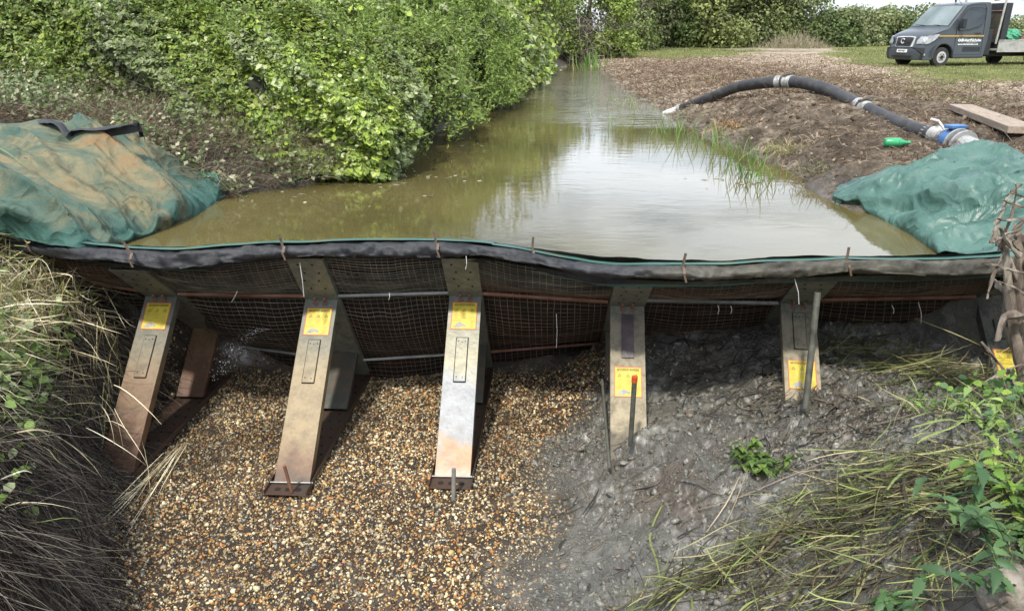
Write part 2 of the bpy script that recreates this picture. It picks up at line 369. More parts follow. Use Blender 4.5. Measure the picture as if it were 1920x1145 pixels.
my = N.new('ShaderNodeMapRange'); my.inputs['From Min'].default_value = 12; my.inputs['From Max'].default_value = 20; my.inputs['To Min'].default_value = .14; my.inputs['To Max'].default_value = 6.5; L.new(sx.outputs['Y'], my.inputs['Value'])
mb_ = N.new('ShaderNodeMapRange'); mb_.inputs['From Min'].default_value = .4; mb_.inputs['From Max'].default_value = .62; mb_.inputs['To Min'].default_value = .45; mb_.inputs['To Max'].default_value = 1.1; L.new(nb.outputs['Fac'], mb_.inputs['Value'])
ml = N.new('ShaderNodeMath'); ml.operation = 'MULTIPLY'; L.new(my.outputs[0], ml.inputs[0]); L.new(mb_.outputs[0], ml.inputs[1])
bp = N.new('ShaderNodeBump'); bp.inputs['Distance'].default_value = .013; L.new(ml.outputs[0], bp.inputs['Strength']); L.new(na.outputs['Fac'], bp.inputs['Height'])
mh = N.new('ShaderNodeMath'); mh.operation = 'MULTIPLY'; L.new(na.outputs['Fac'], mh.inputs[0]); L.new(ml.outputs[0], mh.inputs[1]); L.new(mh.outputs[0], bp.inputs['Height']); 
for l in list(bp.inputs['Strength'].links): L.remove(l)
bp.inputs['Strength'].default_value = 1
L.new(bp.outputs[0], b.inputs['Normal'])

# ------------------------------------------------------------------ dam geometry
JZ = -.43; GZ = -1.40
RIMZ = .07
jpx = [(303, 556), (603, 562), (873, 556), (1176, 574), (1496, 570), (1862, 562)]
J = [np.array([-3.95, 5.75, JZ])]+[P(a, b, JZ) for a, b in jpx]+[np.array([4.7, 5.5, JZ])]
rpx = [(20, 443), (247, 478), (565, 466), (860, 464), (1190, 505), (1520, 500), (1885, 490)]
RM = [P(a, b, RIMZ) for a, b in rpx]+[np.array([4.2, 4.6, RIMZ+.05])]
J = np.array(J); RM = np.array(RM); TT = np.arange(len(J))
# smooth rim through the drawn line
def cat(t, A):
    t = np.clip(np.asarray(t, float), 0, len(A)-1.0001); i = np.floor(t).astype(int); f = (t-i)[..., None]
    p0 = A[np.maximum(i-1, 0)]; p1 = A[i]; p2 = A[np.minimum(i+1, len(A)-1)]; p3 = A[np.minimum(i+2, len(A)-1)]
    return .5*((2*p1)+(-p0+p2)*f+(2*p0-5*p1+4*p2-p3)*f**2+(-p0+3*p1-3*p2+p3)*f**3)
def S(t, v, bulge=1.0, off=0.0):
    """dam face: t along the dam, v 1 rim .. 0 rail .. -1 foot"""
    t = np.asarray(t, float); v = np.asarray(v, float); t, v = np.broadcast_arrays(t, v)
    j = cat(t, J); r = cat(t, RM); d = r-j
    k = ((JZ+1.46)/(RIMZ-JZ)); p = j+d*np.where(v > 0, v, v*k)[..., None]
    f = t-np.floor(t)
    seg = np.where(v > 0, v, -v*1.0/.75)
    bl = np.sin(np.pi*np.clip(f, 0, 1))**.8*np.abs(np.sin(np.pi*np.clip(seg, 0, 1.3)))*.085
    bl = bl+.012*fbm(t*3, v*3, 2.0, 3, 71)
    n = np.cross(d, np.array([1.0, 0, 0])); n = n/np.linalg.norm(n, axis=-1, keepdims=True)
    n = np.where(n[..., 2:3] > 0, -n, n)          # towards the dry side (down)
    return p+n*(bl*bulge+off-.062)[..., None]
def gridF(a, b):
    i = np.arange(a*b).reshape(a, b); return np.stack([i[:-1, :-1], i[:-1, 1:], i[1:, 1:], i[1:, :-1]], -1).reshape(-1, 4)

M_mem = material('dark_membrane', [(.028, .018, .012), (.010, .008, .007), (.05, .028, .016)], 3, .75, bump=.004, bscale=30)
M_wire = material('rusty_wire', attr=True, scale=6, rough=.65, vary=.5)
M_roll = material('black_geotextile', [(.012, .013, .015), (.022, .023, .027), (.05, .052, .055)], 3.5, .55, bump=.003, bscale=60, rough2=.8)
M_rollmud = M_roll
M_green = material('green_sheet', [(.028, .08, .065), (.045, .12, .095), (.09, .11, .06)], 4, .5, bump=.002, bscale=80)

T_, V_ = np.meshgrid(np.linspace(0.02, 6.9, 300), np.linspace(.98, -1, 60))
dam = empty('dam_liner', (0, 4.9, -.4), label='black liner sheet stretched along the whole dam and folded over its top edge', cat='liner')
def child(o, p):
    o.parent = p; o.matrix_parent_inverse = Matrix.Translation(-Vector(p.location)); return o
child(npmesh('sheet', S(T_, V_, 1, -.016), gridF(60, 300), M_mem, smooth=True), dam)
# folded top edge
nT = 900; tt = np.linspace(0, 6.75, nT)
prof = [(-.10, -.13), (-.07, -.03), (-.048, .010), (-.02, .026), (.008, .026), (.028, .010), (.040, -.010), (.045, -.028), (.046, -.046), (.041, -.060), (.03, -.066)]
r = cat(tt, RM); tan = np.gradient(r, axis=0); tan /= np.linalg.norm(tan, axis=1, keepdims=True)
side = np.stack([tan[:, 1], -tan[:, 0], np.zeros(nT)], -1)     # towards camera
u = np.arange(nT)/nT*9
V = []
for k, (a, z) in enumerate(prof):
    s_ = k/(len(prof)-1)
    wr = .026*fbm(u*5+s_*7, s_*3+u*0, 1, 3, 81)+.055*np.abs(fbm(u*3.4-s_*4, s_*2.2+u*0, 1.3, 3, 82))*ss(.2, .5, s_)-.01
    hem = 1+.75*fbm(u, u*0, 1.1, 3, 83)*(k > 5)+.2*np.sin(u*4.4)*(k > 6)*.5
    V.append(r+side*(a*1.0*(1+.25*fbm(u, u*0+k*.2, 2.2, 2, 84))+wr)[:, None]+np.array([0, 0, 1])*((z*hem)+wr*.8+.018*fbm(u, u*0, 1.6, 3, 85))[:, None])
V = np.array(V)
br_ = ss(3.9, 4.6, tt+.4*fbm(u, u*0, 2, 3, 88))[None, :, None]; sp_ = (.6+.9*np.clip(fbm(u[None]*3, np.arange(len(prof))[:, None]*.6+u[None]*0, 1.5, 4, 89)+.5, 0, 1.3))[..., None]
fc_ = ((np.array([.022, .023, .026])*(1-br_)+np.array([.058, .053, .040])*br_)*sp_).reshape(-1, 3)
M_fold = material('black_geotextile_fold', attr=True, scale=25, rough=.6, vary=.4, spec=.4, bump=.004, bscale=50)
child(npmesh('folded_edge', V, gridF(len(prof), nT), M_fold, smooth=True, col=fc_), dam)
# strip of green sheet showing behind the fold
V2 = []
grn = .012+.022*ss(-.1, .4, fbm(u, u*0, .8, 3, 86)); grn = grn*np.where(tt < 3.2, 1.1, .2)
for (a, z) in [(-.16, -.16), (-.11, -.01), (-.075, .022), (-.045, .040), (-.01, .036)]:
    V2.append(r+side*(a+.01*fbm(u*4, u*0+a*9, 1, 2, 87))[:, None]+np.array([0, 0, 1])*((z+grn*(.4 if z < .03 else .6)-.006)+.018*fbm(u, u*0, 1.6, 3, 85))[:, None])
child(npmesh('green_lining', np.array(V2), gridF(5, nT), M_green, smooth=True), dam)
# wire mesh panels, one per bay
for b_ in range(7):
    t0, t1 = (b_+.02, b_+.98) if b_ < 6 else (6.02, 6.8)
    t0 = max(t0, .05)
    nv = 24; tv = np.linspace(t0, t1, nv); K = 34; vv = np.linspace(.93, -.97, K)
    jt = .004*rng.normal(size=(nv, 1)); PV = S(tv[:, None]+jt+.006*fbm(vv[None]*3, tv[:, None]*9, 1, 2, 90+b_), vv[None], 1, .004)
    nh = 50; K2 = 34; vh = np.linspace(.93, -.97, nh); th = np.linspace(t0, t1, K2)
    PH = S(th[None], vh[:, None]+.020*fbm(th[None]*5+vh[:, None], vh[:, None]*2.5, 1, 3, 95+b_)+rng.normal(size=(nh, 1))*.003, 1, .009)
    A = np.concatenate([PV, PH], 0)
    rus = ss(-.2, .5, fbm(np.linspace(0, 3, len(A)), np.zeros(len(A)), 1, 2, 99+b_)+.15)[:, None]
    cols = np.array([.22, .20, .145])*(1-rus)+np.array([.17, .10, .06])*rus
    cols = cols*(.75+.5*rng.random((len(A), 1)))
    o = strands('wire_mesh', A, .0025, M_wire, cols, taper=1)
    nm = ['half hidden by straw at the left bank', 'between the first and second yellow labelled legs', 'between the second and third yellow labelled legs', 'right of the middle leg with the blue grey paint',
          'between the leg with dark recess and the leg with the pole', 'left of the dead stump, above the cut grass', 'at the far right bank behind the stump'][b_]
    tag(o, 'rusty wire mesh panel '+nm, 'mesh panel', 'wire mesh panels under the dam top')
# ---- steel frames
M_grey = material('galvanised_steel', [(.13, .135, .11), (.09, .093, .075), (.16, .155, .125)], 5, .55, .25, bump=.002, bscale=30, rough2=.75, grime=.65)
M_dk = material('dark_olive_steel', [(.09, .095, .075), (.06, .06, .048), (.11, .075, .045)], 4, .6, .2, bump=.002, bscale=20)
def legmat(name, stops, rough=.55, metal=.1, n=.10, grime=.35):
    m = material(name, [(.2, .2, .2), (.3, .3, .3)], 3, rough, metal, bump=.0015, bscale=30, grime=grime); nt = m.node_tree; N = nt.nodes; L = nt.links
    cr = [x for x in N if x.type == 'VALTORGB'][0]; no = [x for x in N if x.type == 'TEX_NOISE'][0]; no.inputs['Detail'].default_value = 10; no.inputs['Scale'].default_value = 5
    tc = [x for x in N if x.type == 'TEX_COORD'][0]; sp = N.new('ShaderNodeSeparateXYZ'); L.new(tc.outputs['Object'], sp.inputs[0])
    ma = N.new('ShaderNodeMath'); ma.operation = 'MULTIPLY_ADD'; L.new(no.outputs['Fac'], ma.inputs[0]); ma.inputs[1].default_value = n*5; ma.inputs[2].default_value = -n*2.5
    ad = N.new('ShaderNodeMath'); ad.operation = 'ADD'; L.new(ma.outputs[0], ad.inputs[0]); L.new(sp.outputs['Z'], ad.inputs[1]); L.new(ad.outputs[0], cr.inputs['Fac'])
    e = cr.color_ramp.elements
    while len(e) < len(stops): e.new(.5)
    for i, (p, c) in enumerate(stops): e[i].position = p
    for i, (p, c) in enumerate(stops): e[i].color = (*c, 1)
    return m
M_face = material('face_plate_steel', [(.24, .25, .20), (.19, .195, .155), (.27, .255, .20)], 5, .5, .15, bump=.002, bscale=30, grime=.4)
M_leg = legmat('muddy_tan_steel', [(0, (.07, .045, .03)), (.10, (.15, .085, .045)), (.25, (.25, .185, .10)), (.55, (.25, .195, .11)), (.8, (.165, .16, .12)), (.97, (.14, .145, .12))])
M_legr = legmat('rusty_muddy_steel', [(0, (.07, .035, .022)), (.22, (.13, .065, .035)), (.45, (.185, .115, .06)), (.65, (.18, .15, .095)), (.85, (.14, .14, .11)), (.97, (.13, .135, .11))])
M_legb = legmat('scuffed_blue_grey_steel', [(0, (.17, .14, .10)), (.10, (.22, .085, .03)), (.17, (.19, .10, .05)), (.24, (.115, .122, .13)), (.45, (.135, .145, .158)), (.56, (.19, .175, .11)), (.80, (.17, .165, .12)), (.97, (.16, .165, .14))], .42, .2, .13)
M_legm = legmat('mud_dried_steel', [(0, (.12, .10, .07)), (.28, (.13, .11, .075)), (.36, (.33, .275, .18)), (.6, (.31, .265, .18)), (.8, (.20, .175, .12)), (.97, (.19, .18, .14))], .7, .05, .12, .5)
M_base = material('brown_base_steel', [(.055, .05, .04), (.085, .05, .035), (.06, .058, .05)], 4, .5, .2, bump=.002)
M_rust = material('rusty_steel', [(.13, .055, .03), (.22, .10, .06), (.28, .17, .12)], 6, .8, .1, bump=.003, bscale=40)
M_gal = material('weathered_grey_bar', [(.16, .16, .15), (.25, .25, .23), (.30, .29, .26)], 7, .5, .3, bump=.002, bscale=40)
M_hole = material('dark_hole', [(.008, .007, .006), (.015, .012, .01)], 5, .9)
M_yel = material('label_yellow', [(.42, .31, .02), (.52, .40, .025), (.55, .45, .06)], 14, .5)
M_red = material('label_red', [(.40, .07, .03), (.45, .13, .07)], 20, .5)
M_ink = material('label_ink', [(.05, .04, .02), (.09, .07, .03)], 20, .6)
M_inkl = material('label_faint_ink', [(.42, .32, .05), (.34, .27, .06)], 20, .6)
M_pic = material('label_picture_grey', [(.16, .16, .17), (.42, .40, .36)], 60, .6)
M_dkp = material('dark_recess', [(.035, .025, .03), (.07, .05, .055), (.10, .09, .09)], 9, .45, bump=.002)

def s_leg(py, jy):        # distance down the 45 degree leg whose joint shows at row jy, for picture row py
    a = math.tan(PIT+math.atan((py-572.5)/F)); Yj = jy[1]; dj = CZ-jy[2]
    return (a*Yj-dj)/(1+a)*math.sqrt(2)
W = .245
def frame(i, legm, lab, pan, panm, legend, label, foot=True, side=1):
    j = J[i]; yaw = R({5: -8.5, 4: -4.5}.get(i, -3.2))
    root = empty('support_frame', (j[0], j[1], GZ), yaw, label=label, cat='support frame', group='steel support frames along the dry side of the dam')
    hJ = JZ-GZ
    rm = RM[i]-j; a = math.atan2(rm[2], -rm[1])
    # leg
    dl = Vector((0, -1, -1)).normalized(); nl = Vector((0, -1, 1)).normalized()
    Ml = Matrix((( -1, 0, 0), (0, dl.y, nl.y), (0, dl.z, nl.z))).to_3x3()   # columns: x(-), along leg, out
    Ml = Matrix([[1, 0, 0], [0, dl.y, nl.y], [0, dl.z, nl.z]])
    J0 = Vector((0, 0, hJ)); Lg = hJ*math.sqrt(2)
    def LP(x, s, n): return J0+Vector((x, 0, 0))+dl*s+nl*n
    m = MB(); ll = Lg-.01
    m.box(LP(0, ll/2, .0), (W, ll, .008), Ml)
    for sx_ in (-1, 1): m.box(LP(sx_*(W/2-.003), ll/2, -.033), (.006, ll-.004, .058), Ml)
    m.build('leg', legm, root, bevel=.002)
    # cover panel
    s0, s1 = pan
    m = MB(); m.box(LP(.0, (s0+s1)/2, .010), (.085, s1-s0, .010), Ml); cp = m.build('cover_plate', panm, root, bevel=.003)
    if panm is not M_dkp:
        m = MB()
        for sx_ in (-1, 1): m.box(LP(sx_*.0445, (s0+s1)/2, .0055), (.004, s1-s0+.008, .004), Ml)
        for s_ in (s0-.003, s1+.003): m.box(LP(0, s_, .0055), (.085, .005, .004), Ml)
        m.build('seam', M_hole, cp)
        m = MB()
        for x_, s_ in ((-.025, s0+.03), (.0, s0+.034), (.026, s0+.03), (.02, s1-.03), (-.024, s1-.035)): m.disc(LP(x_, s_, .016), nl, .004, .004, 8)
        m.build('rivets', M_hole, cp)
    # label
    l0, l1 = lab; lw = .192; lh = l1-l0; lc = LP(0, (l0+l1)/2, 0)
    lo = MB(); lo.box(lc+nl*.0055, (lw, lh, .002), Ml); lab_o = lo.build('label', M_yel, root)
    e = MB()
    for sx_ in (-1, 1): e.box(lc+Vector((sx_*(lw/2-.003), 0, 0))+nl*.0072, (.006, lh, .002), Ml)
    for sy in (-1, 1): e.box(lc+dl*sy*(lh/2-.003)+nl*.0072, (lw-.012, .006, .002), Ml)
    e.build('border', M_red, lab_o)
    # text matrix: x right, y up the leg
    def TM(x, s): 
        o = LP(x, s, .0072)
        return Matrix([[1, 0, 0, o.x], [0, -dl.y, nl.y, o.y], [0, -dl.z, nl.z, o.z], [0, 0, 0, 1]])
    text_obj('title', 'GEODESIGN BARRIERS', .026, TM(0, l0+lh*.105), M_ink, lab_o, ext=.0006, sx=.60 if True else 1)
    tr = MB()
    for x_ in (-.058, 0, .058):
        for (ax, ay), (bx, by) in (((-.011, -.008), (.011, -.008)), ((.011, -.008), (0, .012)), ((0, .012), (-.011, -.008))):
            d = Vector((bx-ax, by-ay, 0)); c0 = Vector(((ax+bx)/2, (ay+by)/2, 0)); an = math.atan2(d.y, d.x)
            M4 = TM(x_, l0+lh*.30) @ Matrix.Translation(c0) @ Matrix.Rotation(an, 4, 'Z')
            hl = d.length/2; tr.prism([(-hl, -.0014), (hl, -.0014), (hl, .0014), (-hl, .0014)], M4, .0006)
    tr.build('warning_triangles', M_ink, lab_o)
    pr = MB(); rr = random.Random(i)
    for cx_ in (-.058, 0, .058):
        for q in range(4):
            x1 = .022*rr.uniform(.5, 1); M4 = TM(cx_, l0+lh*(.42+.055*q)); pr.prism([(-x1, -.0012), (x1, -.0012), (x1, .0012), (-x1, .0012)], M4, .0005)
    for q in range(2): M4 = TM(-.05, l0+lh*(.66+.05*q)); pr.prism([(-.035, -.001), (.03, -.001), (.03, .001), (-.035, .001)], M4, .0005)
    for q in range(5):
        M4 = TM(.062, l0+lh*(.68+.055*q)); x1 = .018*rr.uniform(.4, 1); pr.prism([(-x1, -.002), (x1, -.002), (x1, .002), (-x1, .002)], M4, .0005)
    pr.build('small_print', M_inkl, lab_o)
    pc = MB(); M4 = TM(-.03, l0+lh*.84)
    pc.prism([(-.05, -.018), (-.02, .012), (.0, .022), (.03, .010), (.05, -.004), (.042, -.016), (.018, -.006), (.0, -.02)], M4, .0005); pc.build('picture', M_pic, lab_o)
    # face beam
    du = Vector((0, -math.cos(a), math.sin(a))); nd = Vector((0, -math.sin(a), -math.cos(a)))
    Mf = Matrix([[1, 0, 0], [0, du.y, nd.y], [0, du.z, nd.z]])
    su = (.50 if i < 4 else .53); sdn = (hJ-.02)/math.sin(a)
    def FP(x, s, n): return J0+Vector((x, 0, 0))+du*s+nd*n
    m = MB(); m.box(FP(0, (su-sdn)/2, -.006), (W+.012, su+sdn, .008), Mf)
    for sx_ in (-1, 1): m.box(FP(sx_*(W/2+.003), (su-sdn)/2, -.030), (.006, su+sdn-.004, .040), Mf)
    fb = m.build('face_beam', M_face, root, bevel=.002)
    m = MB()
    for q in range(9):
        s_ = su-.07-q*.095
        for x_ in (-.052, .052):
            if abs(s_) > .05: m.disc(FP(x_+(.012 if q % 2 else -.012), s_, -.0015), nd, .0085, .003, 10)
    m.build('bolt_holes', M_hole, fb)
    # pins
    for x_ in (-.038, .034):
        m = MB(); m.tube([LP(x_, .018, -.03), LP(x_, .014, .055)], .009, 8); m.tube([LP(x_-.018, .03, .02), LP(x_+.02, .034, .018)], .0045, 6)
        ringp = [LP(x_, .034, .014)+Vector((math.cos(q/8*2*math.pi)*.017, 0, 0))+dl*math.sin(q/8*2*math.pi)*.017 for q in range(9)]
        m.tube(ringp, .003, 5, False); m.build('locking_pin', M_rust, root, smooth=True)
    # rear prop
    ang_dn = -a
    A_ = J0-du*(.80); B_ = Vector((0, A_.y-.44, .03)); dd = (B_-A_).normalized(); nn = Vector((0, dd.z, -dd.y)); nn = nn if nn.y < 0 else -nn
    Mp = Matrix([[1, 0, 0], [0, dd.y, nn.y], [0, dd.z, nn.z]]); lp = (B_-A_).length
    m = MB(); m.box((A_+B_)/2+nn*.02, (W-.02, lp, .007), Mp)
    for sx_ in (-1, 1): m.box((A_+B_)/2+Vector((sx_*(W/2-.013), 0, 0))-nn*.0, (.006, lp, .034), Mp)
    m.build('rear_prop', M_dk if i != 1 else M_legr, root, bevel=.002)
    # base plate
    m = MB(); y0, y1 = -hJ-.125, hJ/math.tan(a)-.02
    m.box((0, (y0+y1)/2, .008), (W+.03, y1-y0, .008))
    for sx_ in (-1, 1): m.box((sx_*(W/2+.018), (y0+y1)/2, .018), (.006, y1-y0, .04))
    bpn = m.build('base_plate', M_base, root, bevel=.002)
    m = MB()
    for x_ in (-.07, 0, .07): m.disc((x_, y0+.058, .0125), (0, 0, 1), .020, .004, 14)
    for q in range(12):
        for x_ in (-.075, 0, .075): m.disc((x_+(.015 if q % 2 else -.015), -hJ+.25+q*.12, .0125), (0, 0, 1), .011, .004, 10)
    m.build('anchor_holes', M_hole, bpn)
    m = MB(); m.tube([(-.15, -hJ-.012, .028), (.15, -hJ-.008, .03)], .0055, 6); m.build('cross_rod', M_gal, root, smooth=True)
    return root
sl = lambda py, i: s_leg(py, J[i])
frame(1, M_legr, (sl(568, 1), sl(618, 1)), (sl(630, 1), sl(708, 1)), M_legr, 0, 'rusty brown steel frame with its foot half under straw at the left bank')
frame(2, M_leg, (sl(578, 2), sl(629, 2)), (sl(638, 2), sl(718, 2)), M_leg, 0, 'tan muddy steel frame on gravel, between the straw covered and blue grey ones')
frame(3, M_legb, (sl(567, 3), sl(618, 3)), (sl(634, 3), sl(716, 3)), M_legb, 0, 'steel frame with scuffed blue grey leg and orange rust band, on the gravel')
frame(4, M_legm, (sl(688, 4), sl(745, 4)), (sl(590, 4), sl(672, 4)), M_dkp, 0, 'steel frame with a dark recess above its label, leg sunk in grey mud')
frame(5, M_legm, (sl(676, 5), sl(731, 5)), (sl(588, 5), sl(655, 5)), M_legm, 0, 'steel frame sunk to its label in mud, with a grey pole leaning before it')
frame(6, M_grey, (sl(655, 6), sl(706, 6)), (sl(580, 6), sl(635, 6)), M_grey, 0, 'pale steel frame behind the dead stump at the right bank')
# rails
railm = {('u', 0): M_rust, ('u', 1): M_rust, ('u', 2): M_gal, ('u', 3): M_rust, ('u', 4): M_gal, ('u', 5): M_rust, ('l', 0): M_rust, ('l', 1): M_gal, ('l', 2): M_gal, ('l', 3): M_rust, ('l', 4): M_rust}
where = ['beside the straw covered left bank', 'left of the tan muddy frame', 'between the tan frame and the blue grey frame', 'between the blue grey frame and the dark recess frame', 'left of the frame with the leaning pole', 'right of the leaning pole']
for (k, b_), mt in railm.items():
    v = .02 if k == 'u' else -.74
    e0, e1 = .11, .89
    if b_ == 0: e0 = .35
    pts = S(np.array([b_+e0, b_+e1]), np.array([v, v]), 0, .04)
    if b_ == 4 and k == 'u': pts[0, 2] += .02; pts[1, 2] -= .02
    p0, p1 = Vector(pts[0]), Vector(pts[1]); d = (p1-p0).normalized(); n = Vector((0, -.5, -.85)); n = (n-d*n.dot(d)).normalized(); t = n.cross(d)
    M3 = Matrix([[d.x, n.x, t.x], [d.y, n.y, t.y], [d.z, n.z, t.z]])
    M3 = Matrix([[d[q], n[q], t[q]] for q in range(3)])
    m = MB(); m.box((p0+p1)/2, ((p1-p0).length, .022, .048 if k == 'u' else .036), M3)
    o = m.build('rail', mt, bevel=.003)
    tag(o, ('rusty' if mt is M_rust else 'grey')+(' upper' if k == 'u' else ' lower')+' rail '+where[b_], 'rail', 'steel rails across the wire mesh')
# clips on the top edge
M_clip = material('rusted_clip', [(.07, .035, .025), (.13, .09, .06), (.035, .03, .03)], 20, .7)
clips = [(55, 447, -.15, 'bent rusty clip on the dam edge nearest the straw bank and brown stained sheet'), (246, 475, -.45, 'rusty clip leaning left above the straw covered frame'), (531, 463, -.2, 'rusty clip on the dam edge above the tan frame'),
         (819, 458, -.2, 'rusty clip on the dam edge above the blue grey frame'), (998, 470, .05, 'dark upright clip between the blue grey frame and the dark recess frame'),
         (1279, 502, .15, 'dark forked clip between the dark recess frame and the leaning pole'), (1587, 490, .02, 'dark upright clip above and right of the leaning pole')]
for px, py, ln_, lb in clips:
    p = Vector(P(px, py, RIMZ+.035)); m = MB()
    hh = .10
    m.box(p+Vector((ln_*.05, 0, hh*.42)), (.016, .005, hh), Matrix.Rotation(ln_, 3, 'Y')); m.box(p+Vector((.008, -.022, -.012)), (.016, .05, .005), Matrix.Rotation(.7, 3, 'X'))
    m.box(p+Vector((.012, -.05, -.05)), (.012, .005, .06), Matrix.Rotation(-.3, 3, 'Y')); m.disc(p+Vector((ln_*.09, -.003, hh*.85)), (0, 1, 0), .0035, .004, 8)
    tag(m.build('edge_clip', M_clip), lb, 'clip', 'metal clips along the dam edge')
# water surface, starts under the folded edge
tw = np.linspace(0, 6.9, 40); rw = cat(tw, RM); 
wx = np.linspace(0, 1, 24); yw = np.concatenate([np.linspace(0, 1, 30)])
near = np.stack([rw[:, 0], rw[:, 1]-.0, rw[:, 0]*0], -1)
rows = [near]
for yy in (6.5, 8, 12, 20, 30, 42):
    rows.append(np.stack([np.linspace(-4.5, 5.0, 40)+(0 if yy < 25 else .5), np.full(40, float(yy)), np.zeros(40)], -1))
water = npmesh('water', np.array(rows), gridF(len(rows), 40), wm, smooth=True); tag(water, 'olive brown still water held behind the dam', kind='structure')

# ------------------------------------------------------------------ ribbons, stones
def ribbons(name, Pt, w, m, col, parent=None, tip=.15, lie=0.0):
    Pt = np.asarray(Pt, float); n, K, _ = Pt.shape
    T = np.gradient(Pt, axis=1); T /= np.linalg.norm(T, axis=2, keepdims=True)+1e-9
    ref = rng.normal(size=(n, 1, 3)); ref[..., 2] += lie*3
    A = np.cross(T, np.repeat(ref, K, 1)); A /= np.linalg.norm(A, axis=2, keepdims=True)+1e-9
    w = np.broadcast_to(np.asarray(w, float), (n,)); t = np.linspace(0, 1, K); pr = np.minimum(1, (1-t)*2.2+tip)*(.6+.4*np.minimum(1, t*4))
    V = np.stack([Pt-A*(w[:, None]*pr)[..., None]/2, Pt+A*(w[:, None]*pr)[..., None]/2], 2)
    b0 = (np.arange(n)*K*2)[:, None, None]; k = (np.arange(K-1)*2)[None, :, None]
    Fc = (b0+k+np.array([0, 1, 3, 2])[None, None]).reshape(-1, 4)
    return npmesh(name, V, Fc, m, parent, np.repeat(np.broadcast_to(col, (n, 3)), K*2, 0))
phi = (1+5**.5)/2
ICO = np.array([(-1, phi, 0), (1, phi, 0), (-1, -phi, 0), (1, -phi, 0), (0, -1, phi), (0, 1, phi), (0, -1, -phi), (0, 1, -phi), (phi, 0, -1), (phi, 0, 1), (-phi, 0, -1), (-phi, 0, 1)])/1.9
ICF = np.array([(0, 11, 5), (0, 5, 1), (0, 1, 7), (0, 7, 10), (0, 10, 11), (1, 5, 9), (5, 11, 4), (11, 10, 2), (10, 7, 6), (7, 1, 8), (3, 9, 4), (3, 4, 2), (3, 2, 6), (3, 6, 8), (3, 8, 9), (4, 9, 5), (2, 4, 11), (6, 2, 10), (8, 6, 7), (9, 8, 1)])
def randrot(n, tilt=.6):
    q = rng.normal(size=(n, 4)); q[:, 1:3] *= tilt; q /= np.linalg.norm(q, axis=1, keepdims=True)
    w, x, y, z = q.T
    return np.stack([1-2*(y*y+z*z), 2*(x*y-z*w), 2*(x*z+y*w), 2*(x*y+z*w), 1-2*(x*x+z*z), 2*(y*z-x*w), 2*(x*z-y*w), 2*(y*z+x*w), 1-2*(x*x+y*y)], -1).reshape(n, 3, 3)
def stones(name, C_, size, m, col, jit=.22, flat=.55, tilt=.6):
    n = len(C_); sh = ICO[None]*(1+rng.normal(size=(n, 12, 1))*jit); sc = np.stack([np.ones(n), rng.uniform(.55, .95, n), rng.uniform(flat*.6, flat*1.2, n)], 1)
    V = np.einsum('nij,nkj->nki', randrot(n, tilt), sh*sc[:, None])*np.asarray(size)[:, None, None]/2+C_[:, None]
    Fc = (np.arange(n)*12)[:, None, None]+ICF[None]
    return npmesh(name, V, Fc.reshape(-1, 3), m, None, np.repeat(col, 12, 0), smooth=False)
def surf_pts(n, x0, x1, y0, y1, cond=None, lift=0):
    x = rng.uniform(x0, x1, n); y = rng.uniform(y0, y1, n)
    if cond is not None:
        k = cond(x, y); x, y = x[k], y[k]
    return np.stack([x, y, hgt(x, y)+lift], 1)

# ------------------------------------------------------------------ gravel
M_stone = material('pebbles', attr=True, scale=60, rough=.38, vary=.25, spec=.4)
def gcond(x, y):
    g = region(x, y)[1]; return rng.random(len(x)) < np.clip(g*1.3, 0, 1)+.02*(region(x, y)[2])
pts = surf_pts(82000, -3.2, 1.6, 2.75, 6.3, gcond, .0)
n = len(pts); pts[:, 2] += rng.uniform(-.004, .008, n)
sz = rng.lognormal(math.log(.0180), .36, n).clip(.009, .042)
gp = pal(n, [(.30, .17, .06), (.40, .28, .13), (.22, .12, .05), (.55, .44, .28), (.56, .47, .33), (.12, .065, .03), (.05, .045, .04), (.20, .18, .16), (.36, .16, .06), (.30, .22, .13), (.42, .34, .22), (.08, .05, .03)], .2)
gx_ = region(pts[:, 0], pts[:, 1])[1][:, None]; gp = gp*gx_+(gp*.35+np.array([.10, .10, .09]))*(1-gx_); gp[:] = gp*np.array([.98, 1, .93])*(1-.45*ss(.05, .4, fbm(pts[:, 0], pts[:, 1], 1.7, 4, 112)))[:, None]
pts[:, 2] -= .007*(1-gx_[:, 0])
gp *= 1.25*(1-.35*region(pts[:, 0], pts[:, 1])[2])[:, None]*(.85+.3*fbm(pts[:, 0], pts[:, 1], 1.1, 3, 111))[:, None]
tag(stones('gravel', pts, sz, M_stone, gp), 'brown and cream flint gravel covering the channel bed', kind='stuff')

# ------------------------------------------------------------------ foliage materials
M_leaf = material('leaf', attr=True, scale=3, rough=.5, vary=.15, trans=.30, spec=.35)
M_leaf2 = material('far_leaf', attr=True, scale=1, rough=.6, vary=.15, trans=.28, spec=.25)
M_blade = material('grass_blade', attr=True, scale=3, rough=.55, vary=.2, trans=.25, spec=.3)
M_straw = material('straw', attr=True, scale=8, rough=.6, vary=.25, spec=.25)
M_twig = material('twig', attr=True, scale=12, rough=.85, vary=.35, spec=.15)
M_bark = material('bark', [(.05, .04, .03), (.12, .095, .07), (.17, .14, .11)], 9, .9, bump=.01, bscale=40, stretch=(1, 1, .3))
M_core = material('thicket_inner_shade', [(.012, .016, .007), (.03, .035, .014)], 6, .95, bump=.05, bscale=9)  # dark sheet under the leaves, paints the shade among inner stems
GR = [(.19, .26, .04), (.25, .32, .05), (.14, .20, .035), (.30, .36, .07), (.08, .12, .028), (.38, .42, .20), (.22, .29, .09)]

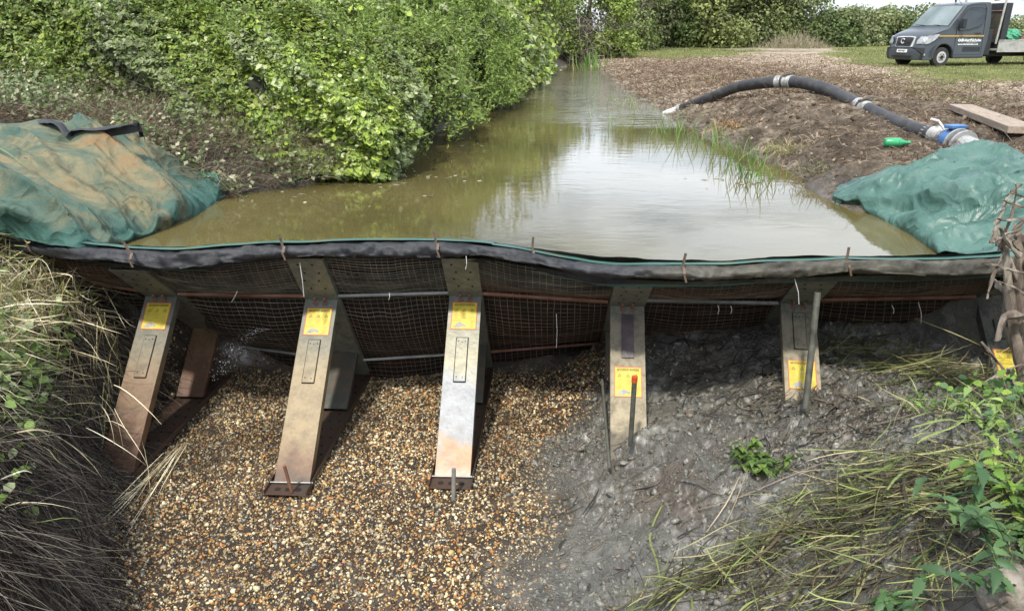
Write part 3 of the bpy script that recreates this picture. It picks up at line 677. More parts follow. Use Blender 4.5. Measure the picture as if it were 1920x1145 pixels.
# bramble thicket on the left bank
def env(x, y):
    d = xl(y)-x+.42+.22*fbm(x*0, y, .8, 3, 120); ym = 7.42+np.maximum(-1.9-x, 0)*.27+.25*fbm(x, y, 1.1, 2, 119); df = (y-ym)*1.3+.1
    q = np.minimum(d*1.0+.25, df+.1); q = np.maximum(q, 0)
    e = (1.72+.45*ss(9, 17, y))*(1-np.exp(-q/.62)); e = e+.62*fbm(x, y, .62, 3, 121)*ss(0, 1.2, q)+.34*fbm(x, y, 1.9, 3, 122)*ss(0, .5, q)
    return hgt(x, y, False)*0+.02+e, q
def envn(x, y):
    h = .06; a = env(x+h, y)[0]-env(x-h, y)[0]; b = env(x, y+h)[0]-env(x, y-h)[0]
    n = np.stack([-a/(2*h), -b/(2*h), np.ones_like(x)], -1); ar = np.linalg.norm(n, axis=-1); return n/ar[..., None], ar
def thick_pts(n, x0, x1, y0, y1, depth):
    x = rng.uniform(x0, x1, n*3); y = rng.uniform(y0, y1, n*3); e, q = env(x, y); nn, ar = envn(x, y)
    keep = (q > .03) & (rng.random(n*3) < ar/3.2*(1-.93*(fbm(x*1.2, y, 1.5, 3, 128) > .42))) & (x > -1.0*y-.6) ; x, y, e, nn = x[keep][:n], y[keep][:n], e[keep][:n], nn[keep][:n]
    pos = np.stack([x, y, e], -1)
    nz = fbm(x+e*1.3, y-e*.9, 2.8, 2, 123)*.36+fbm(x-e*2, y+e*2.1, 8, 2, 124)*.08
    pos += nn*(nz-rng.exponential(depth, len(x)))[:, None]; pos[:, 2] = np.maximum(pos[:, 2], .02)
    return pos, nn, nz
tk = empty('bramble_thicket', (-3, 9, .3), label='dense green bramble and nettle thicket covering the left bank', cat='thicket', kind='stuff')
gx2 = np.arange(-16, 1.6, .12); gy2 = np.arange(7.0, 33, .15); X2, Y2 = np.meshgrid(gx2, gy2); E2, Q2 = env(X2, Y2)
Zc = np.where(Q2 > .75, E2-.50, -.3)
child(npmesh('shade_core', np.stack([X2, Y2, Zc], -1), gridF(len(gy2), len(gx2)), M_core, smooth=True), tk)
for nm_, (n_, x0, x1, y0, y1, s0, dp) in enumerate([(250000, -7.8, -1.1, 7.0, 10.5, .050, .12), (75000, -11.5, -.6, 10.3, 15, .085, .12), (42000, -12, .3, 14.8, 21, .13, .15), (22000, -9, 1.6, 20, 32, .19, .2)]):
    p, nn, nz = thick_pts(n_, x0, x1, y0, y1, dp)
    sg = (fbm(p[:, 0]+p[:, 2], p[:, 1]-p[:, 2], 1.1, 3, 129) > .12)[:, None]; c = np.where(sg, pal(len(p), [(.20, .25, .09), (.27, .31, .15), (.15, .19, .07), (.33, .36, .20)], .15), pal(len(p), GR, .18))*(1+.75*fbm(p[:, 0], p[:, 1], .9, 3, 125))[:, None]
    yel = ss(.05, .5, fbm(p[:, 0], p[:, 1], .6, 3, 126))[:, None]; c = c*(1-yel*.35)+np.array([.26, .29, .05])*yel*.35
    up = nn*.55+rng.normal(size=p.shape)*.42+np.array([0, -.12, .55])
    child(leaves('foliage', p, up, s0*rng.lognormal(-.12, .38, len(p)).clip(.4, 2.0), M_leaf, c, asp=.72, hexa=(nm_ == 0)), tk)
# upright shoots standing out of the canopy
p, nn, nz = thick_pts(9500, -7.5, .2, 7.1, 20, .01); d = nn*.6+np.array([0, 0, .8])+rng.normal(size=p.shape)*.22
ln = rng.uniform(.12, .38, len(p)); S_ = curl(p-nn*.05, d, ln, 5, .18, .1)
child(strands('shoots', S_, .0025, M_twig, pal(len(p), [(.10, .15, .05), (.16, .12, .07)])), tk)
lp = S_[:, 1:].reshape(-1, 3); lp = np.concatenate([lp+rng.normal(size=lp.shape)*.018 for _ in range(2)])
child(leaves('shoot_leaves', lp, rng.normal(size=lp.shape)*.6+np.array([0, -.1, .8]), rng.uniform(.035, .07, len(lp))*np.clip(lp[:, 1]/9, 1, 2), M_leaf, pal(len(lp), [(.19, .28, .05), (.25, .33, .08), (.15, .23, .05)]), asp=.36), tk)
# trampled dead stems between thicket and the stained sheet
def dcond(x, y):
    ym = 7.6+np.maximum(-1.9-x, 0)*.34
    return (y < ym+.45) & (x < xl(y)+.1) & (y > 6.7+np.maximum(-2.9-x, 0)*.35)
p = surf_pts(26000, -6.6, -1.6, 6.2, 10, dcond); n = len(p)
d = rng.normal(size=p.shape); d[:, 2] = np.abs(d[:, 2])*.5+.15
p[:, 2] = np.maximum(p[:, 2], .02)+rng.uniform(0, .12, n)+.35*rng.random(n)*ss(0, .5, p[:, 1]-(7.2+np.maximum(-1.9-p[:, 0], 0)*.34))
dead = strands('trampled_stems', curl(p, d, rng.uniform(.12, .5, n), 5, .35, .15), rng.uniform(.0012, .003, n), M_twig, pal(n, [(.22, .16, .11), (.32, .26, .19), (.12, .08, .055), (.18, .17, .10), (.07, .05, .035)], .2))
tag(dead, 'mat of dead brown bramble stems above the stained sheet', kind='stuff')
k = rng.random(n) < .30+.6*(fbm(p[:, 0], p[:, 1], 1.5, 2, 127) > .05)+.8*ss(-4.1, -4.7, p[:, 0]); p[:, 2] += .25*rng.random(n)*ss(-4.0, -4.8, p[:, 0]); q = p[k]+rng.normal(size=(k.sum(), 3))*.05; q[:, 2] = np.maximum(q[:, 2], .02)+.05
o = leaves('trampled_leaves', q, rng.normal(size=q.shape)*.5+[0, -.3, .8], rng.uniform(.03, .065, len(q)), M_leaf, pal(len(q), [(.16, .22, .09), (.25, .27, .15), (.10, .16, .05), (.38, .38, .24), (.10, .15, .04)], .2), asp=.7)
tag(o, 'pale trampled leaves scattered along the waterline of the left bank', kind='stuff')
# ------------------------------------------------------------------ shrubs and trees
def shrub(name, x, y, h, r, label, group=None, cat_='tree', cols=None, n=2600, ls=.16, base=None, skirt=True, trunk=True, lumps=22, squash=1.0, dark=1.0, open_=0.0):
    z0 = H1(x, y) if base is None else base
    root = empty(name, (x, y, z0), label=label, cat=cat_, group=group)
    cols = cols or GR
    C_ = []; Rr = []
    for i in range(lumps):
        a = rng.uniform(0, 2*math.pi); rad = r*math.sqrt(rng.uniform(0, 1))*.75
        zz = rng.uniform(.06 if skirt else .42, .86)*h; f = math.sin(math.pi*min(1, max(.12, zz/h))**.8)*.45+.6
        if skirt and i < lumps*.36: zz = rng.uniform(.05, .22)*h
        C_.append((math.cos(a)*rad*f, math.sin(a)*rad*f*squash, zz)); Rr.append(r*rng.uniform(.28, .5))
    C_ = np.array(C_); Rr = np.array(Rr)
    li = rng.integers(0, lumps, n); v = rng.normal(size=(n, 3)); v /= np.linalg.norm(v, axis=1, keepdims=True)
    rad = Rr[li]*(1-rng.exponential(.14, n)).clip(.2, 1)*(1+.25*rng.normal(size=n)*.4)
    p = C_[li]+v*rad[:, None]*np.array([1, 1, .82]); p[:, 2] = np.maximum(p[:, 2], .05)
    tone = (1+.22*rng.normal(size=lumps))[li].clip(.5, 1.5)
    c = pal(n, cols, .16)*tone[:, None]*dark
    leaves('crown', p, v*.8+rng.normal(size=v.shape)*.5+[0, 0, .35], ls*rng.uniform(.6, 1.4, n), M_leaf2, c, root, asp=.7)
    m = MB(); lean = rng.normal(size=2)*.08*h
    m.tube([(0, 0, -.1), (lean[0]*.4, lean[1]*.4, h*.3), (lean[0], lean[1], h*.72)], [.035*h, .024*h, .01*h], 7)
    for i in range(7):
        k = rng.integers(0, lumps); s = .25+.4*rng.random(); a0 = Vector((lean[0]*s, lean[1]*s, h*s)); m.tube([a0, (a0+Vector(C_[k]))/2+Vector((0, 0, .05*h)), Vector(C_[k])], [.012*h, .009*h, .004*h], 5)
    m.build('trunk', M_bark, root, smooth=True)
    return root
OL = [(.12, .17, .045), (.16, .21, .06), (.21, .25, .08), (.08, .11, .035), (.24, .26, .12), (.13, .14, .07)]
YG = [(.20, .28, .05), (.26, .33, .07), (.15, .22, .045), (.29, .34, .12)]
DK = [(.06, .09, .03), (.08, .12, .035), (.11, .15, .045), (.14, .17, .07)]
bank = [(-6.4, 15.5, 4.6, 2.3, OL, 'grey green tree rising highest behind the bramble thicket, at the top left'), (-3.6, 17.2, 4.4, 1.9, DK, 'dark shrub behind the thicket, left of the olive willow by the stream'),
        (-2.3, 20.5, 4.6, 2.0, OL, 'olive green willow leaning over the stream behind the thicket'), (-.9, 25.0, 4.8, 2.0, YG, 'light green shrub overhanging the left side of the stream'),
        (.1, 30.5, 5.2, 2.2, OL, 'olive shrub at the left end of the visible stream'), (1.3, 37, 5.6, 2.5, YG, 'bright green tree closing the far end of the stream'),
        (3.6, 39.5, 4.6, 2.0, DK, 'dark tangled tree over the far end of the water with bare twigs'), (7.5, 47, 5.2, 2.6, OL, 'olive tree at the left end of the tall hedge, behind the rounded bush'), (2.4, 45, 5.4, 3.0, OL, 'tall olive tree behind the bright tree closing the stream'), (-1.5, 40, 5.6, 3.0, GR, 'tall green tree behind the olive shrub, left of the stream end'),
        (5.0, 38.0, 3.3, 1.25, YG, 'rounded yellow green bush at the end of the dug right bank')]
for x, y, h, r, cs, lb in bank:
    shrub('bank_tree' if h > 3.5 else 'bush', x, y, h, r, lb, None, 'tree' if h > 3.5 else 'bush', cs, n=9000 if y < 28 else 6500, ls=.10 if y < 22 else .15, lumps=34)
# bare twigs hanging over the water end
p = np.array([2.9, 37.3, .4])+rng.normal(size=(420, 3))*[.9, .5, .0]; p[:, 2] = rng.uniform(.1, 2.2, 420)
tag(strands('bare_branches', curl(p, rng.normal(size=p.shape)+[0, -.4, .3], rng.uniform(.4, 1.4, 420), 6, .5, .3), .014, M_twig, pal(420, [(.22, .19, .15), (.3, .26, .21), (.12, .10, .08)])), 'bare grey twigs tangled over the far end of the stream', 'branches')
hz = []
xs = 8.6
k = 0
rh = random.Random(3)
while xs < 62:
    yy = 52+.30*(xs-8.6)
    hh = 6.4 if xs < 20.5 else 1.9+.5*rh.random()
    if xs > 30: hh = 1.35+.4*rh.random()
    hz.append((xs, yy+rh.uniform(-.8, .8), hh*rh.uniform(.9, 1.08), rh.uniform(2.3, 3.0))); xs += rh.uniform(1.9, 2.5)
hz += [(x + 1.2, y + 5, 6.6, 2.9) for x, y, h, r in list(hz) if h > 4.5][:7]
HO = [(.18, .22, .09), (.23, .26, .12), (.14, .17, .07), (.27, .28, .15)]; HY = [(.22, .26, .08), (.27, .30, .11), (.17, .20, .07)]  # far hedge leaf tones greyed, slight distance haze put into the colour
names = {0: HO, 1: DK, 2: HY, 3: OL}
for i, (x, y, h, r) in enumerate(hz):
    ki = [0, 1, 2, 0, 3, 0, 1, 0][i % 8]
    tall = h > 4.5
    lb = {0: 'olive hawthorn', 1: 'dark green hawthorn', 2: 'yellow green hawthorn', 3: 'mid green hawthorn'}[ki]+(' in the tall part of the hedge beyond the dug bank' if tall else ' in the low clipped part of the hedge beyond the field')
    shrub('hawthorn' , x, y, h, r, lb, 'hawthorns making up the far hedge', 'tree', names[ki], n=8500, ls=.21, lumps=32)
for x, y, h, r, lb in [(38, 80, 3.2, 3.0, 'distant tree topping the hedge left of the truck'), (45.5, 84, 3.3, 3.2, 'larger distant tree above the hedge just behind the truck windscreen'), (78, 105, 3.0, 4.0, 'distant low tree on the skyline right of the truck'), (31.5, 76, 2.9, 2.6, 'small distant tree above the low hedge, leftmost against the sky')]:
    shrub('distant_tree', x, y, h, r, lb, None, 'tree', OL, n=4200, ls=.33, lumps=26)
# dead pale grass at the hedge foot
p = np.stack([18.3+rng.normal(size=900)*1.2, rng.uniform(50.0, 52, 900), np.zeros(900)], 1); p[:, 2] = hgt(p[:, 0], p[:, 1])
tag(strands('dead_grass', curl(p, rng.normal(size=p.shape)*.25+[0, 0, 1], rng.uniform(.3, 1.35, 900)*np.exp(-((p[:, 0]-18.3)/2.2)**2), 4, .25, .2), .013, M_straw, pal(900, [(.32, .28, .18), (.38, .34, .23), (.22, .19, .12)])), 'stand of tall pale dead grass at the hedge foot', kind='stuff')
# ------------------------------------------------------------------ field grass
def fcond(x, y): return (region(x, y)[0] > .35+.25*rng.random(len(x))) & (x < .80*y+2)
pg = np.concatenate([surf_pts(110000, 4.5, 27, 17, 32, fcond), surf_pts(60000, 4.5, 40, 30, 50, fcond), surf_pts(30000, 3.2, 10, 10, 18, fcond)]); n = len(pg)
ln = rng.uniform(.03, .085, n)*np.clip(pg[:, 1]/26, .6, 2); d = rng.normal(size=pg.shape)*.45; d[:, 2] = 1
c = pal(n, [(.18, .20, .06), (.23, .25, .09), (.14, .17, .05), (.31, .28, .15), (.24, .26, .11)], .2)*(1+.5*fbm(pg[:, 0], pg[:, 1], .9, 3, 131))[:, None]
tag(ribbons('field_grass', curl(pg, d, ln, 3, .3, .2), .010*np.clip(pg[:, 1]/24, .5, 2), M_blade, c), 'short rough grass of the field around the truck', kind='stuff')
# ------------------------------------------------------------------ soil debris on the right bank
def scond(x, y): return (x > xr(y)-.05) & (region(x, y)[0] < .6) & (rng.random(len(x)) < ss(36, 12, y)*.8+.2) & (rng.random(len(x)) < ss(9, 3.5, x-xr(y))*.85+.15)
p = surf_pts(120000, 2.6, 18, 6.3, 40, scond, .004); n = len(p)
d = rng.normal(size=p.shape); d[:, 2] = np.abs(d[:, 2])*.35
ln = rng.uniform(.05, .24, n)*np.clip(p[:, 1]/12, .8, 1.6)
tag(strands('root_debris', curl(p, d, ln, 4, .35, .12), rng.uniform(.0015, .0042, n)*np.clip(p[:, 1]/9, 1, 2), M_twig, pal(n, [(.10, .065, .04), (.18, .12, .08), (.26, .19, .13), (.06, .04, .028), (.34, .28, .20), (.13, .075, .045)], .2)), 'roots, straw and twigs littering the dug bank', kind='stuff')
p = surf_pts(60000, 2.9, 20, 6.4, 42, lambda x, y: (x > xr(y)+.05) & (region(x, y)[0] < .7)); n = len(p)
tag(stones('soil_clods', p, rng.lognormal(math.log(.032), .5, n).clip(.012, .11), material('clod', attr=True, scale=20, rough=.95, vary=.3, spec=.1, bump=.01, bscale=60), pal(n, [(.10, .075, .053), (.16, .12, .085), (.24, .19, .14), (.07, .052, .038)], .15)*(1+1.0*ss(9, 18, p[:, 1]))[:, None], jit=.42, flat=.6), 'clods of turned brown soil on the bank', kind='stuff')

# ------------------------------------------------------------------ sheets
def sheet(name, ctrl, nu, nv, m, label, folds, th=.006, uv_scale=1):
    C3 = np.array([[P(*q) if len(q) == 3 else np.array(q[1:]) for q in row] for row in ctrl])
    u = np.linspace(0, C3.shape[0]-1, nu); v = np.linspace(0, C3.shape[1]-1, nv)
    A = np.stack([cat(v, C3[i]) for i in range(C3.shape[0])], 0)      # rows x nv x 3
    G_ = np.stack([cat(u, A[:, j]) for j in range(nv)], 1)            # nu x nv x 3
    hg = hgt(G_[..., 0], G_[..., 1], False); G_[..., 2] = np.where((G_[..., 2] > -.02), np.maximum(G_[..., 2], hg+.035), G_[..., 2])
    G_[..., 2] += folds(G_, *np.meshgrid(u/(C3.shape[0]-1), v/(C3.shape[1]-1), indexing='ij'))
    o = npmesh(name, G_, gridF(nu, nv), m, smooth=True)
    so = o.modifiers.new('thickness', 'SOLIDIFY'); so.thickness = th
    return tag(o, label, 'sheet')
M_stained = bpy.data.materials.new('mud_stained_sheet'); M_stained.use_nodes = True
nt = M_stained.node_tree; N = nt.nodes; L = nt.links; b = N['Principled BSDF']; b.inputs['Roughness'].default_value = .7; b.inputs['Specular IOR Level'].default_value = .25
tc = N.new('ShaderNodeTexCoord'); mp = N.new('ShaderNodeMapping'); mp.inputs['Rotation'].default_value = (0, 0, .6); mp.inputs['Scale'].default_value = (1, 2.0, 1); L.new(tc.outputs['Object'], mp.inputs['Vector'])
na = N.new('ShaderNodeTexNoise'); na.inputs['Scale'].default_value = 1.5; na.inputs['Detail'].default_value = 12; na.inputs['Roughness'].default_value = .70; na.inputs['Distortion'].default_value = .7; L.new(mp.outputs[0], na.inputs['Vector'])
cr = N.new('ShaderNodeValToRGB'); e = cr.color_ramp.elements
st = [(.36, (.045, .11, .09)), (.46, (.075, .115, .085)), (.53, (.125, .135, .085)), (.60, (.20, .175, .10)), (.70, (.24, .15, .07))]
while len(e) < 5: e.new(.5)
for i, (p_, c_) in enumerate(st): e[i].position = p_
for i, (p_, c_) in enumerate(st): e[i].color = (*(x*.85 for x in c_), 1)
ed = N.new('ShaderNodeAttribute'); ed.attribute_name = 'clean'
sb = N.new('ShaderNodeMath'); sb.operation = 'MULTIPLY_ADD'; sb.inputs[1].default_value = -.30; L.new(ed.outputs['Fac'], sb.inputs[0]); L.new(na.outputs['Fac'], sb.inputs[2])
L.new(sb.outputs[0], cr.inputs['Fac']); L.new(cr.outputs[0], b.inputs['Base Color'])
nb = N.new('ShaderNodeTexNoise'); nb.inputs['Scale'].default_value = 60; nb.inputs['Detail'].default_value = 4; L.new(tc.outputs['Object'], nb.inputs['Vector'])
bp = N.new('ShaderNodeBump'); bp.inputs['Distance'].default_value = .004; L.new(nb.outputs['Fac'], bp.inputs['Height']); L.new(bp.outputs[0], b.inputs['Normal'])
U = -.35
def crumple(m, sc, dist):
    nt = m.node_tree; N = nt.nodes; L = nt.links; b = N['Principled BSDF']; old = b.inputs['Normal'].links[0].from_socket
    tc = N.new('ShaderNodeTexCoord'); nz = N.new('ShaderNodeTexNoise'); nz.inputs['Scale'].default_value = 2.5; L.new(tc.outputs['Object'], nz.inputs['Vector'])
    ad = N.new('ShaderNodeMix'); ad.data_type = 'RGBA'; ad.blend_type = 'ADD'; ad.inputs['Factor'].default_value = .5; L.new(tc.outputs['Object'], ad.inputs['A']); L.new(nz.outputs['Color'], ad.inputs['B'])
    v = N.new('ShaderNodeTexVoronoi'); v.inputs['Scale'].default_value = sc; L.new(ad.outputs['Result'], v.inputs['Vector'])
    v2 = N.new('ShaderNodeTexVoronoi'); v2.inputs['Scale'].default_value = sc*2.7; L.new(ad.outputs['Result'], v2.inputs['Vector'])
    mm = N.new('ShaderNodeMath'); mm.operation = 'MULTIPLY_ADD'; L.new(v2.outputs['Distance'], mm.inputs[0]); mm.inputs[1].default_value = .35; L.new(v.outputs['Distance'], mm.inputs[2])
    bp = N.new('ShaderNodeBump'); bp.inputs['Distance'].default_value = dist; L.new(mm.outputs[0], bp.inputs['Height']); L.new(old, bp.inputs['Normal']); L.new(bp.outputs[0], b.inputs['Normal'])
crumple(M_stained, 3.4, .065)
ctrl = [[(-420, 205, .75), (-200, 215, .74), (0, 232, .72), (90, 226, .74), (135, 247, .64), (190, 240, .66), (245, 236, .66), (270, 258, .58), (345, 305, .32), (432, 360, .0), (480, 392, U)],
        [(-420, 290, .62), (-220, 290, .60), (-20, 292, .56), (80, 288, .55), (140, 296, .50), (195, 303, .45), (240, 313, .38), (285, 326, .30), (345, 352, .16), (398, 384, .0), (450, 415, U)],
        [(-420, 370, .45), (-250, 368, .43), (-30, 356, .40), (60, 356, .38), (120, 366, .33), (170, 378, .27), (220, 390, .20), (265, 402, .13), (300, 412, .06), (335, 420, .0), (385, 450, U)],
        [(-420, 420, .33), (-250, 415, .31), (-30, 408, .28), (30, 414, .26), (75, 422, .22), (115, 431, .18), (150, 440, .13), (185, 446, .08), (215, 452, .03), (235, 456, .0), (285, 480, U)],
        [(-420, 440, .27), (-250, 436, .24), (-40, 430, .17), (10, 440, .13), (40, 446, .12), (70, 453, .11), (100, 459, .10), (130, 464, .09), (160, 467, .07), (195, 470, .03), (250, 492, U)]]
def lf(G_, a, b_):
    x, y = G_[..., 0], G_[..., 1]
    s_ = (y*.92+x*.40)                     # across the folds
    wob = fbm(x, y, .7, 3, 141)*.9
    ridge = 1-(np.abs(fbm(s_*1.6+wob, (x-y)*.20, 1.0, 2, 142))*2.6)**.62
    edge = ss(0, .10, a)*ss(1, .86, a)*ss(1.0, .78, b_)
    small = (1-(np.abs(fbm(s_*3.6+wob, x*.6, 1.2, 2, 143))*2)**.7)*.075
    return (ridge*.16+small+.03*fbm(x, y, 3, 3, 144))*edge*1.15+.01*fbm(x, y, 7, 3, 145)
ls_ = sheet('stained_sheet', ctrl, 190, 330, M_stained, 'green sheet caked in orange brown mud, draped over the left bank into the water', lf)
a_ = ls_.data.attributes.new('clean', 'FLOAT', 'POINT')
uu, vv_ = np.meshgrid(np.linspace(0, 1, 190), np.linspace(0, 1, 330), indexing='ij')
cl = np.clip(ss(.80, .88, vv_+.03*fbm(uu*4, vv_*3, 2, 2, 146))*ss(.4, .2, uu)+ss(.80, .97, uu+.08*fbm(uu, vv_*4, 3, 2, 147)), 0, 1)-.25*ss(.2, .5, vv_)*ss(.95, .5, vv_)*ss(.75, .3, np.abs(uu-.4)*2)
a_.data.foreach_set('value', cl.astype(np.float32).ravel())
# dark hem turned up along the far edge of the stained sheet
hem = [P(70, 228, .74), P(90, 226, .76), P(112, 232, .74), P(128, 250, .67), P(140, 242, .70), P(190, 240, .71), P(232, 234, .73), P(258, 232, .72), P(266, 256, .60)]
hp = cat(np.linspace(0, 8, 90), np.array(hem)); rr_ = .004+.022*fbm(np.linspace(0, 9, 90), np.zeros(90), 1, 3, 148)
V = [hp+np.array([0, .05, -.08]), hp+np.stack([0*rr_, .03+0*rr_, rr_], 1), hp+np.stack([0*rr_, -.02+0*rr_, rr_*.6], 1), hp+np.stack([0*rr_, -.045-rr_*.3, -rr_*.9-.01], 1)]
hm = npmesh('turned_hem', np.array(V), gridF(4, 90), M_roll, ls_, smooth=True)

M_teal = material('teal_sheet', [(.030, .080, .062), (.048, .115, .09), (.065, .135, .11), (.13, .15, .12)], 3.5, .38, bump=.0025, bscale=45, rough2=.6, stops=[.3, .45, .62, .74])
crumple(M_teal, 3.6, .05)
ctrl = [[(1736, 316, .26), (1744, 309, .29), (1752, 300, .33), (1775, 286, .40), (1838, 272, .44), (1900, 290, .44), (1990, 310, .46), (2150, 320, .5)],
        [(1655, 362, .08), (1668, 354, .12), (1712, 345, .22), (1760, 335, .28), (1830, 330, .33), (1905, 338, .36), (1990, 350, .4), (2150, 360, .45)],
        [(1530, 398, U), (1563, 378, .0), (1600, 357, .08), (1690, 366, .11), (1780, 372, .15), (1870, 378, .22), (1980, 390, .28), (2150, 400, .35)],
        [(1570, 430, U), (1640, 405, .0), (1690, 402, .02), (1750, 404, .05), (1815, 410, .09), (1880, 415, .15), (1980, 425, .22), (2150, 435, .3)],
        [(1650, 470, U), (1702, 437, .0), (1735, 438, .01), (1780, 440, .03), (1830, 446, .06), (1890, 450, .11), (1980, 455, .18), (2150, 465, .25)],
        [(1720, 505, U), (1758, 476, .0), (1790, 478, .02), (1820, 480, .04), (1860, 482, .07), (1910, 484, .10), (1980, 486, .14), (2150, 495, .2)]]
def rf(G_, a, b_):
    x, y = G_[..., 0], G_[..., 1]; s_ = y*1.0+x*.25; wob = fbm(x, y, .9, 3, 151)*.8
    edge = ss(0, .12, a)*ss(1, .85, a)*ss(.12, .28, b_)
    return ((1-(np.abs(fbm(s_*2.2+wob, x*.5, 1.0, 2, 152))*2.4)**.62)*.13+(1-(np.abs(fbm(s_*5+wob*2, x*1.7, 1.0, 2, 153))*2)**.7)*.06+.03*fbm(x, y, 3.5, 3, 154))*edge+.03*np.abs(fbm(x, y, 7, 3, 155))
sheet('teal_sheet', ctrl, 170, 200, M_teal, 'clean teal green sheet draped over the right bank into the water', rf)

# ------------------------------------------------------------------ suction hose
M_hose = material('black_rubber_hose', [(.018, .018, .019), (.035, .035, .037), (.07, .068, .065)], 9, .55, bump=.003, bscale=40, rough2=.75)
M_wrap = material('silver_wrap', [(.24, .24, .23), (.36, .36, .35), (.15, .145, .14)], 12, .5, .3, bump=.004, bscale=30)
M_blue = material('blue_paint', [(.03, .10, .28), (.05, .15, .36), (.10, .16, .25)], 12, .4, bump=.002)
M_wht = material('white_plastic', [(.55, .54, .50), (.68, .67, .64)], 8, .5)
hosep = [Q(1243, 213, 14.3), Q(1272, 206, 14.2), Q(1305, 194, 13.8), Q(1345, 178, 13.4), Q(1385, 163, 13.0), Q(1440, 155, 12.3), Q(1490, 154, 11.9), Q(1540, 164, 11.3), Q(1585, 185, 10.7), Q(1625, 204, 10.0), Q(1665, 224, 9.4), Q(1700, 238, 8.9), Q(1737, 250, 8.5), Q(1765, 256, 8.2), Q(1800, 270, 7.85), Q(1835, 280, 7.5)]
hosep = np.array(hosep); 
dh = hgt(hosep[:, 0], hosep[:, 1], False)
hs = empty('suction_hose', tuple(hosep[7]-np.array([0, 0, .08])), label='thick black hose arching over the soil bank down into the stream', cat='hose')
fine = cat(np.linspace(0, 15, 160), hosep)
def seg(a, b, r, name, mt, n=14, wob=0, ridg=0):
    q = fine[int(a*159/15):int(b*159/15)+1]; m = MB()
    if ridg:
        q = cat(np.linspace(a, b, int((b-a)*70)+4), hosep); rr = [r*(1+ridg*math.sin(i*1.9)) for i in range(len(q))]
    else: rr = [r*(1+wob*math.sin(i*.9)) for i in range(len(q))]
    m.tube(q, rr, n); o = m.build(name, mt, smooth=True); return child(o, hs)
seg(1.1, 12.6, .088, 'hose', M_hose, wob=.012)
m = MB(); m.tube(fine[0:13], [.035+.004*i for i in range(13)], 10); child(m.build('strainer', M_wht, smooth=True), hs)
for a, b_ in ((1.0, 1.25), (5.3, 5.5), (5.58, 5.9), (8.6, 8.75), (8.85, 9.1), (12.5, 13.0)): seg(a, b_, .093, 'coupling', M_wrap, ridg=.05)
for a in (5.75, 8.9):
    c = Vector(cat([a], hosep)[0])+Vector((0, 0, .09)); m = MB(); m.box(c, (.16, .035, .03)); m.tube([c+Vector((-.1, 0, 0)), c+Vector((.08, -.03, .05))], .012, 6); child(m.build('clamp_lever', M_dk, bevel=.004), hs)
seg(12.0, 12.25, .086, 'tape_band', M_wrap)
# ribbed coupling, valve, flanges
def axis_frame(a):
    p = Vector(cat([a], hosep)[0]); q = Vector(cat([a+.1], hosep)[0]); return p, (q-p).normalized()
seg(12.7, 13.45, .098, 'ribbed_coupling', M_wrap, n=18, ridg=.06)
vp, vd = axis_frame(13.6)
vroot = empty('valve', vp-Vector((0, 0, .12)), label='blue painted valve with grey bolted flange at the end of the hose', cat='valve')
m = MB(); m.tube([vp-vd*.09, vp-vd*.03, vp+vd*.06], [.115, .13, .125], 16); child(m.build('valve_body', M_blue, smooth=True), vroot)
m = MB(); m.box(vp+Vector((0, 0, .15)), (.20, .13, .035), Matrix.Rotation(.3, 3, 'Z')); m.disc(vp+Vector((0, 0, .12)), (0, 0, 1), .05, .06, 12); child(m.build('valve_cap', M_blue, bevel=.008), vroot)
for k_, (o_, r_) in enumerate(((.10, .155), (.20, .155))):
    m = MB(); c = vp+vd*o_; m.disc(c, vd, r_, .022, 24); f_ = child(m.build('flange', M_wrap, smooth=True, bevel=.003), vroot)
    a = vd.orthogonal().normalized(); bb = vd.cross(a)
    if k_ == 0:
        m = MB()
        for q in range(8): m.disc(c+(a*math.cos(q*math.pi/4)+bb*math.sin(q*math.pi/4))*.128-vd*.012, vd, .014, .03, 6)
        child(m.build('flange_bolts', M_dk), vroot)
m = MB(); m.tube([vp+vd*(.2+.02*i) for i in range(22)], [.105*(1+.07*(i % 2)) for i in range(22)], 16); child(m.build('outlet', M_wrap, smooth=True), vroot)
m = MB(); m.tube([vp+Vector((-.10, .02, .12)), vp+Vector((-.16, .05, .20)), vp+Vector((-.24, .06, .22))], .014, 8); child(m.build('lever', M_wht, smooth=True), vroot)
# plank
M_plank = material('weathered_plank', [(.20, .15, .11), (.28, .22, .165), (.34, .28, .22)], 4, .85, bump=.004, bscale=20, stretch=(1, 8, 8))
c0 = P(1800, 226, .36); c1 = P(1905, 272, .36); c0[2] = H1(c0[0], c0[1])+.07; c1[2] = H1(c1[0], c1[1])+.07; d = Vector(c1-c0); an = math.atan2(d.y, d.x)
m = MB(); m.box((0, 0, 0), (d.length+.25, .28, .075)); o = m.build('plank', M_plank, bevel=.008); o.location = (Vector(c0)+Vector(c1))/2; o.rotation_euler = (0, -math.asin(d.z/d.length), an)
tag(o, 'weathered wooden plank lying on the soil beyond the blue valve', 'plank')
# green bottle
p = P(1677, 272, .33); p[2] = H1(p[0], p[1])+.045
m = MB(); m.tube([(-.11, 0, 0), (-.105, 0, 0), (-.09, 0, 0), (0, 0, 0), (.05, 0, 0), (.075, 0, 0), (.11, 0, 0), (.135, 0, 0)], [.012, .035, .046, .048, .046, .032, .017, .016], 16)
bo = m.build('bottle', material('green_plastic', [(.02, .25, .09), (.04, .34, .14)], 10, .3), smooth=True); bo.location = p; bo.rotation_euler = (0, 0, -.1)
m = MB(); m.tube([(.132, 0, 0), (.155, 0, 0)], .019, 12); m.build('cap', material('bottle_cap', [(.05, .3, .13), (.06, .35, .15)], 9, .4), bo, smooth=True)
tag(bo, 'green plastic bottle lying on brown soil below the black hose', 'bottle')

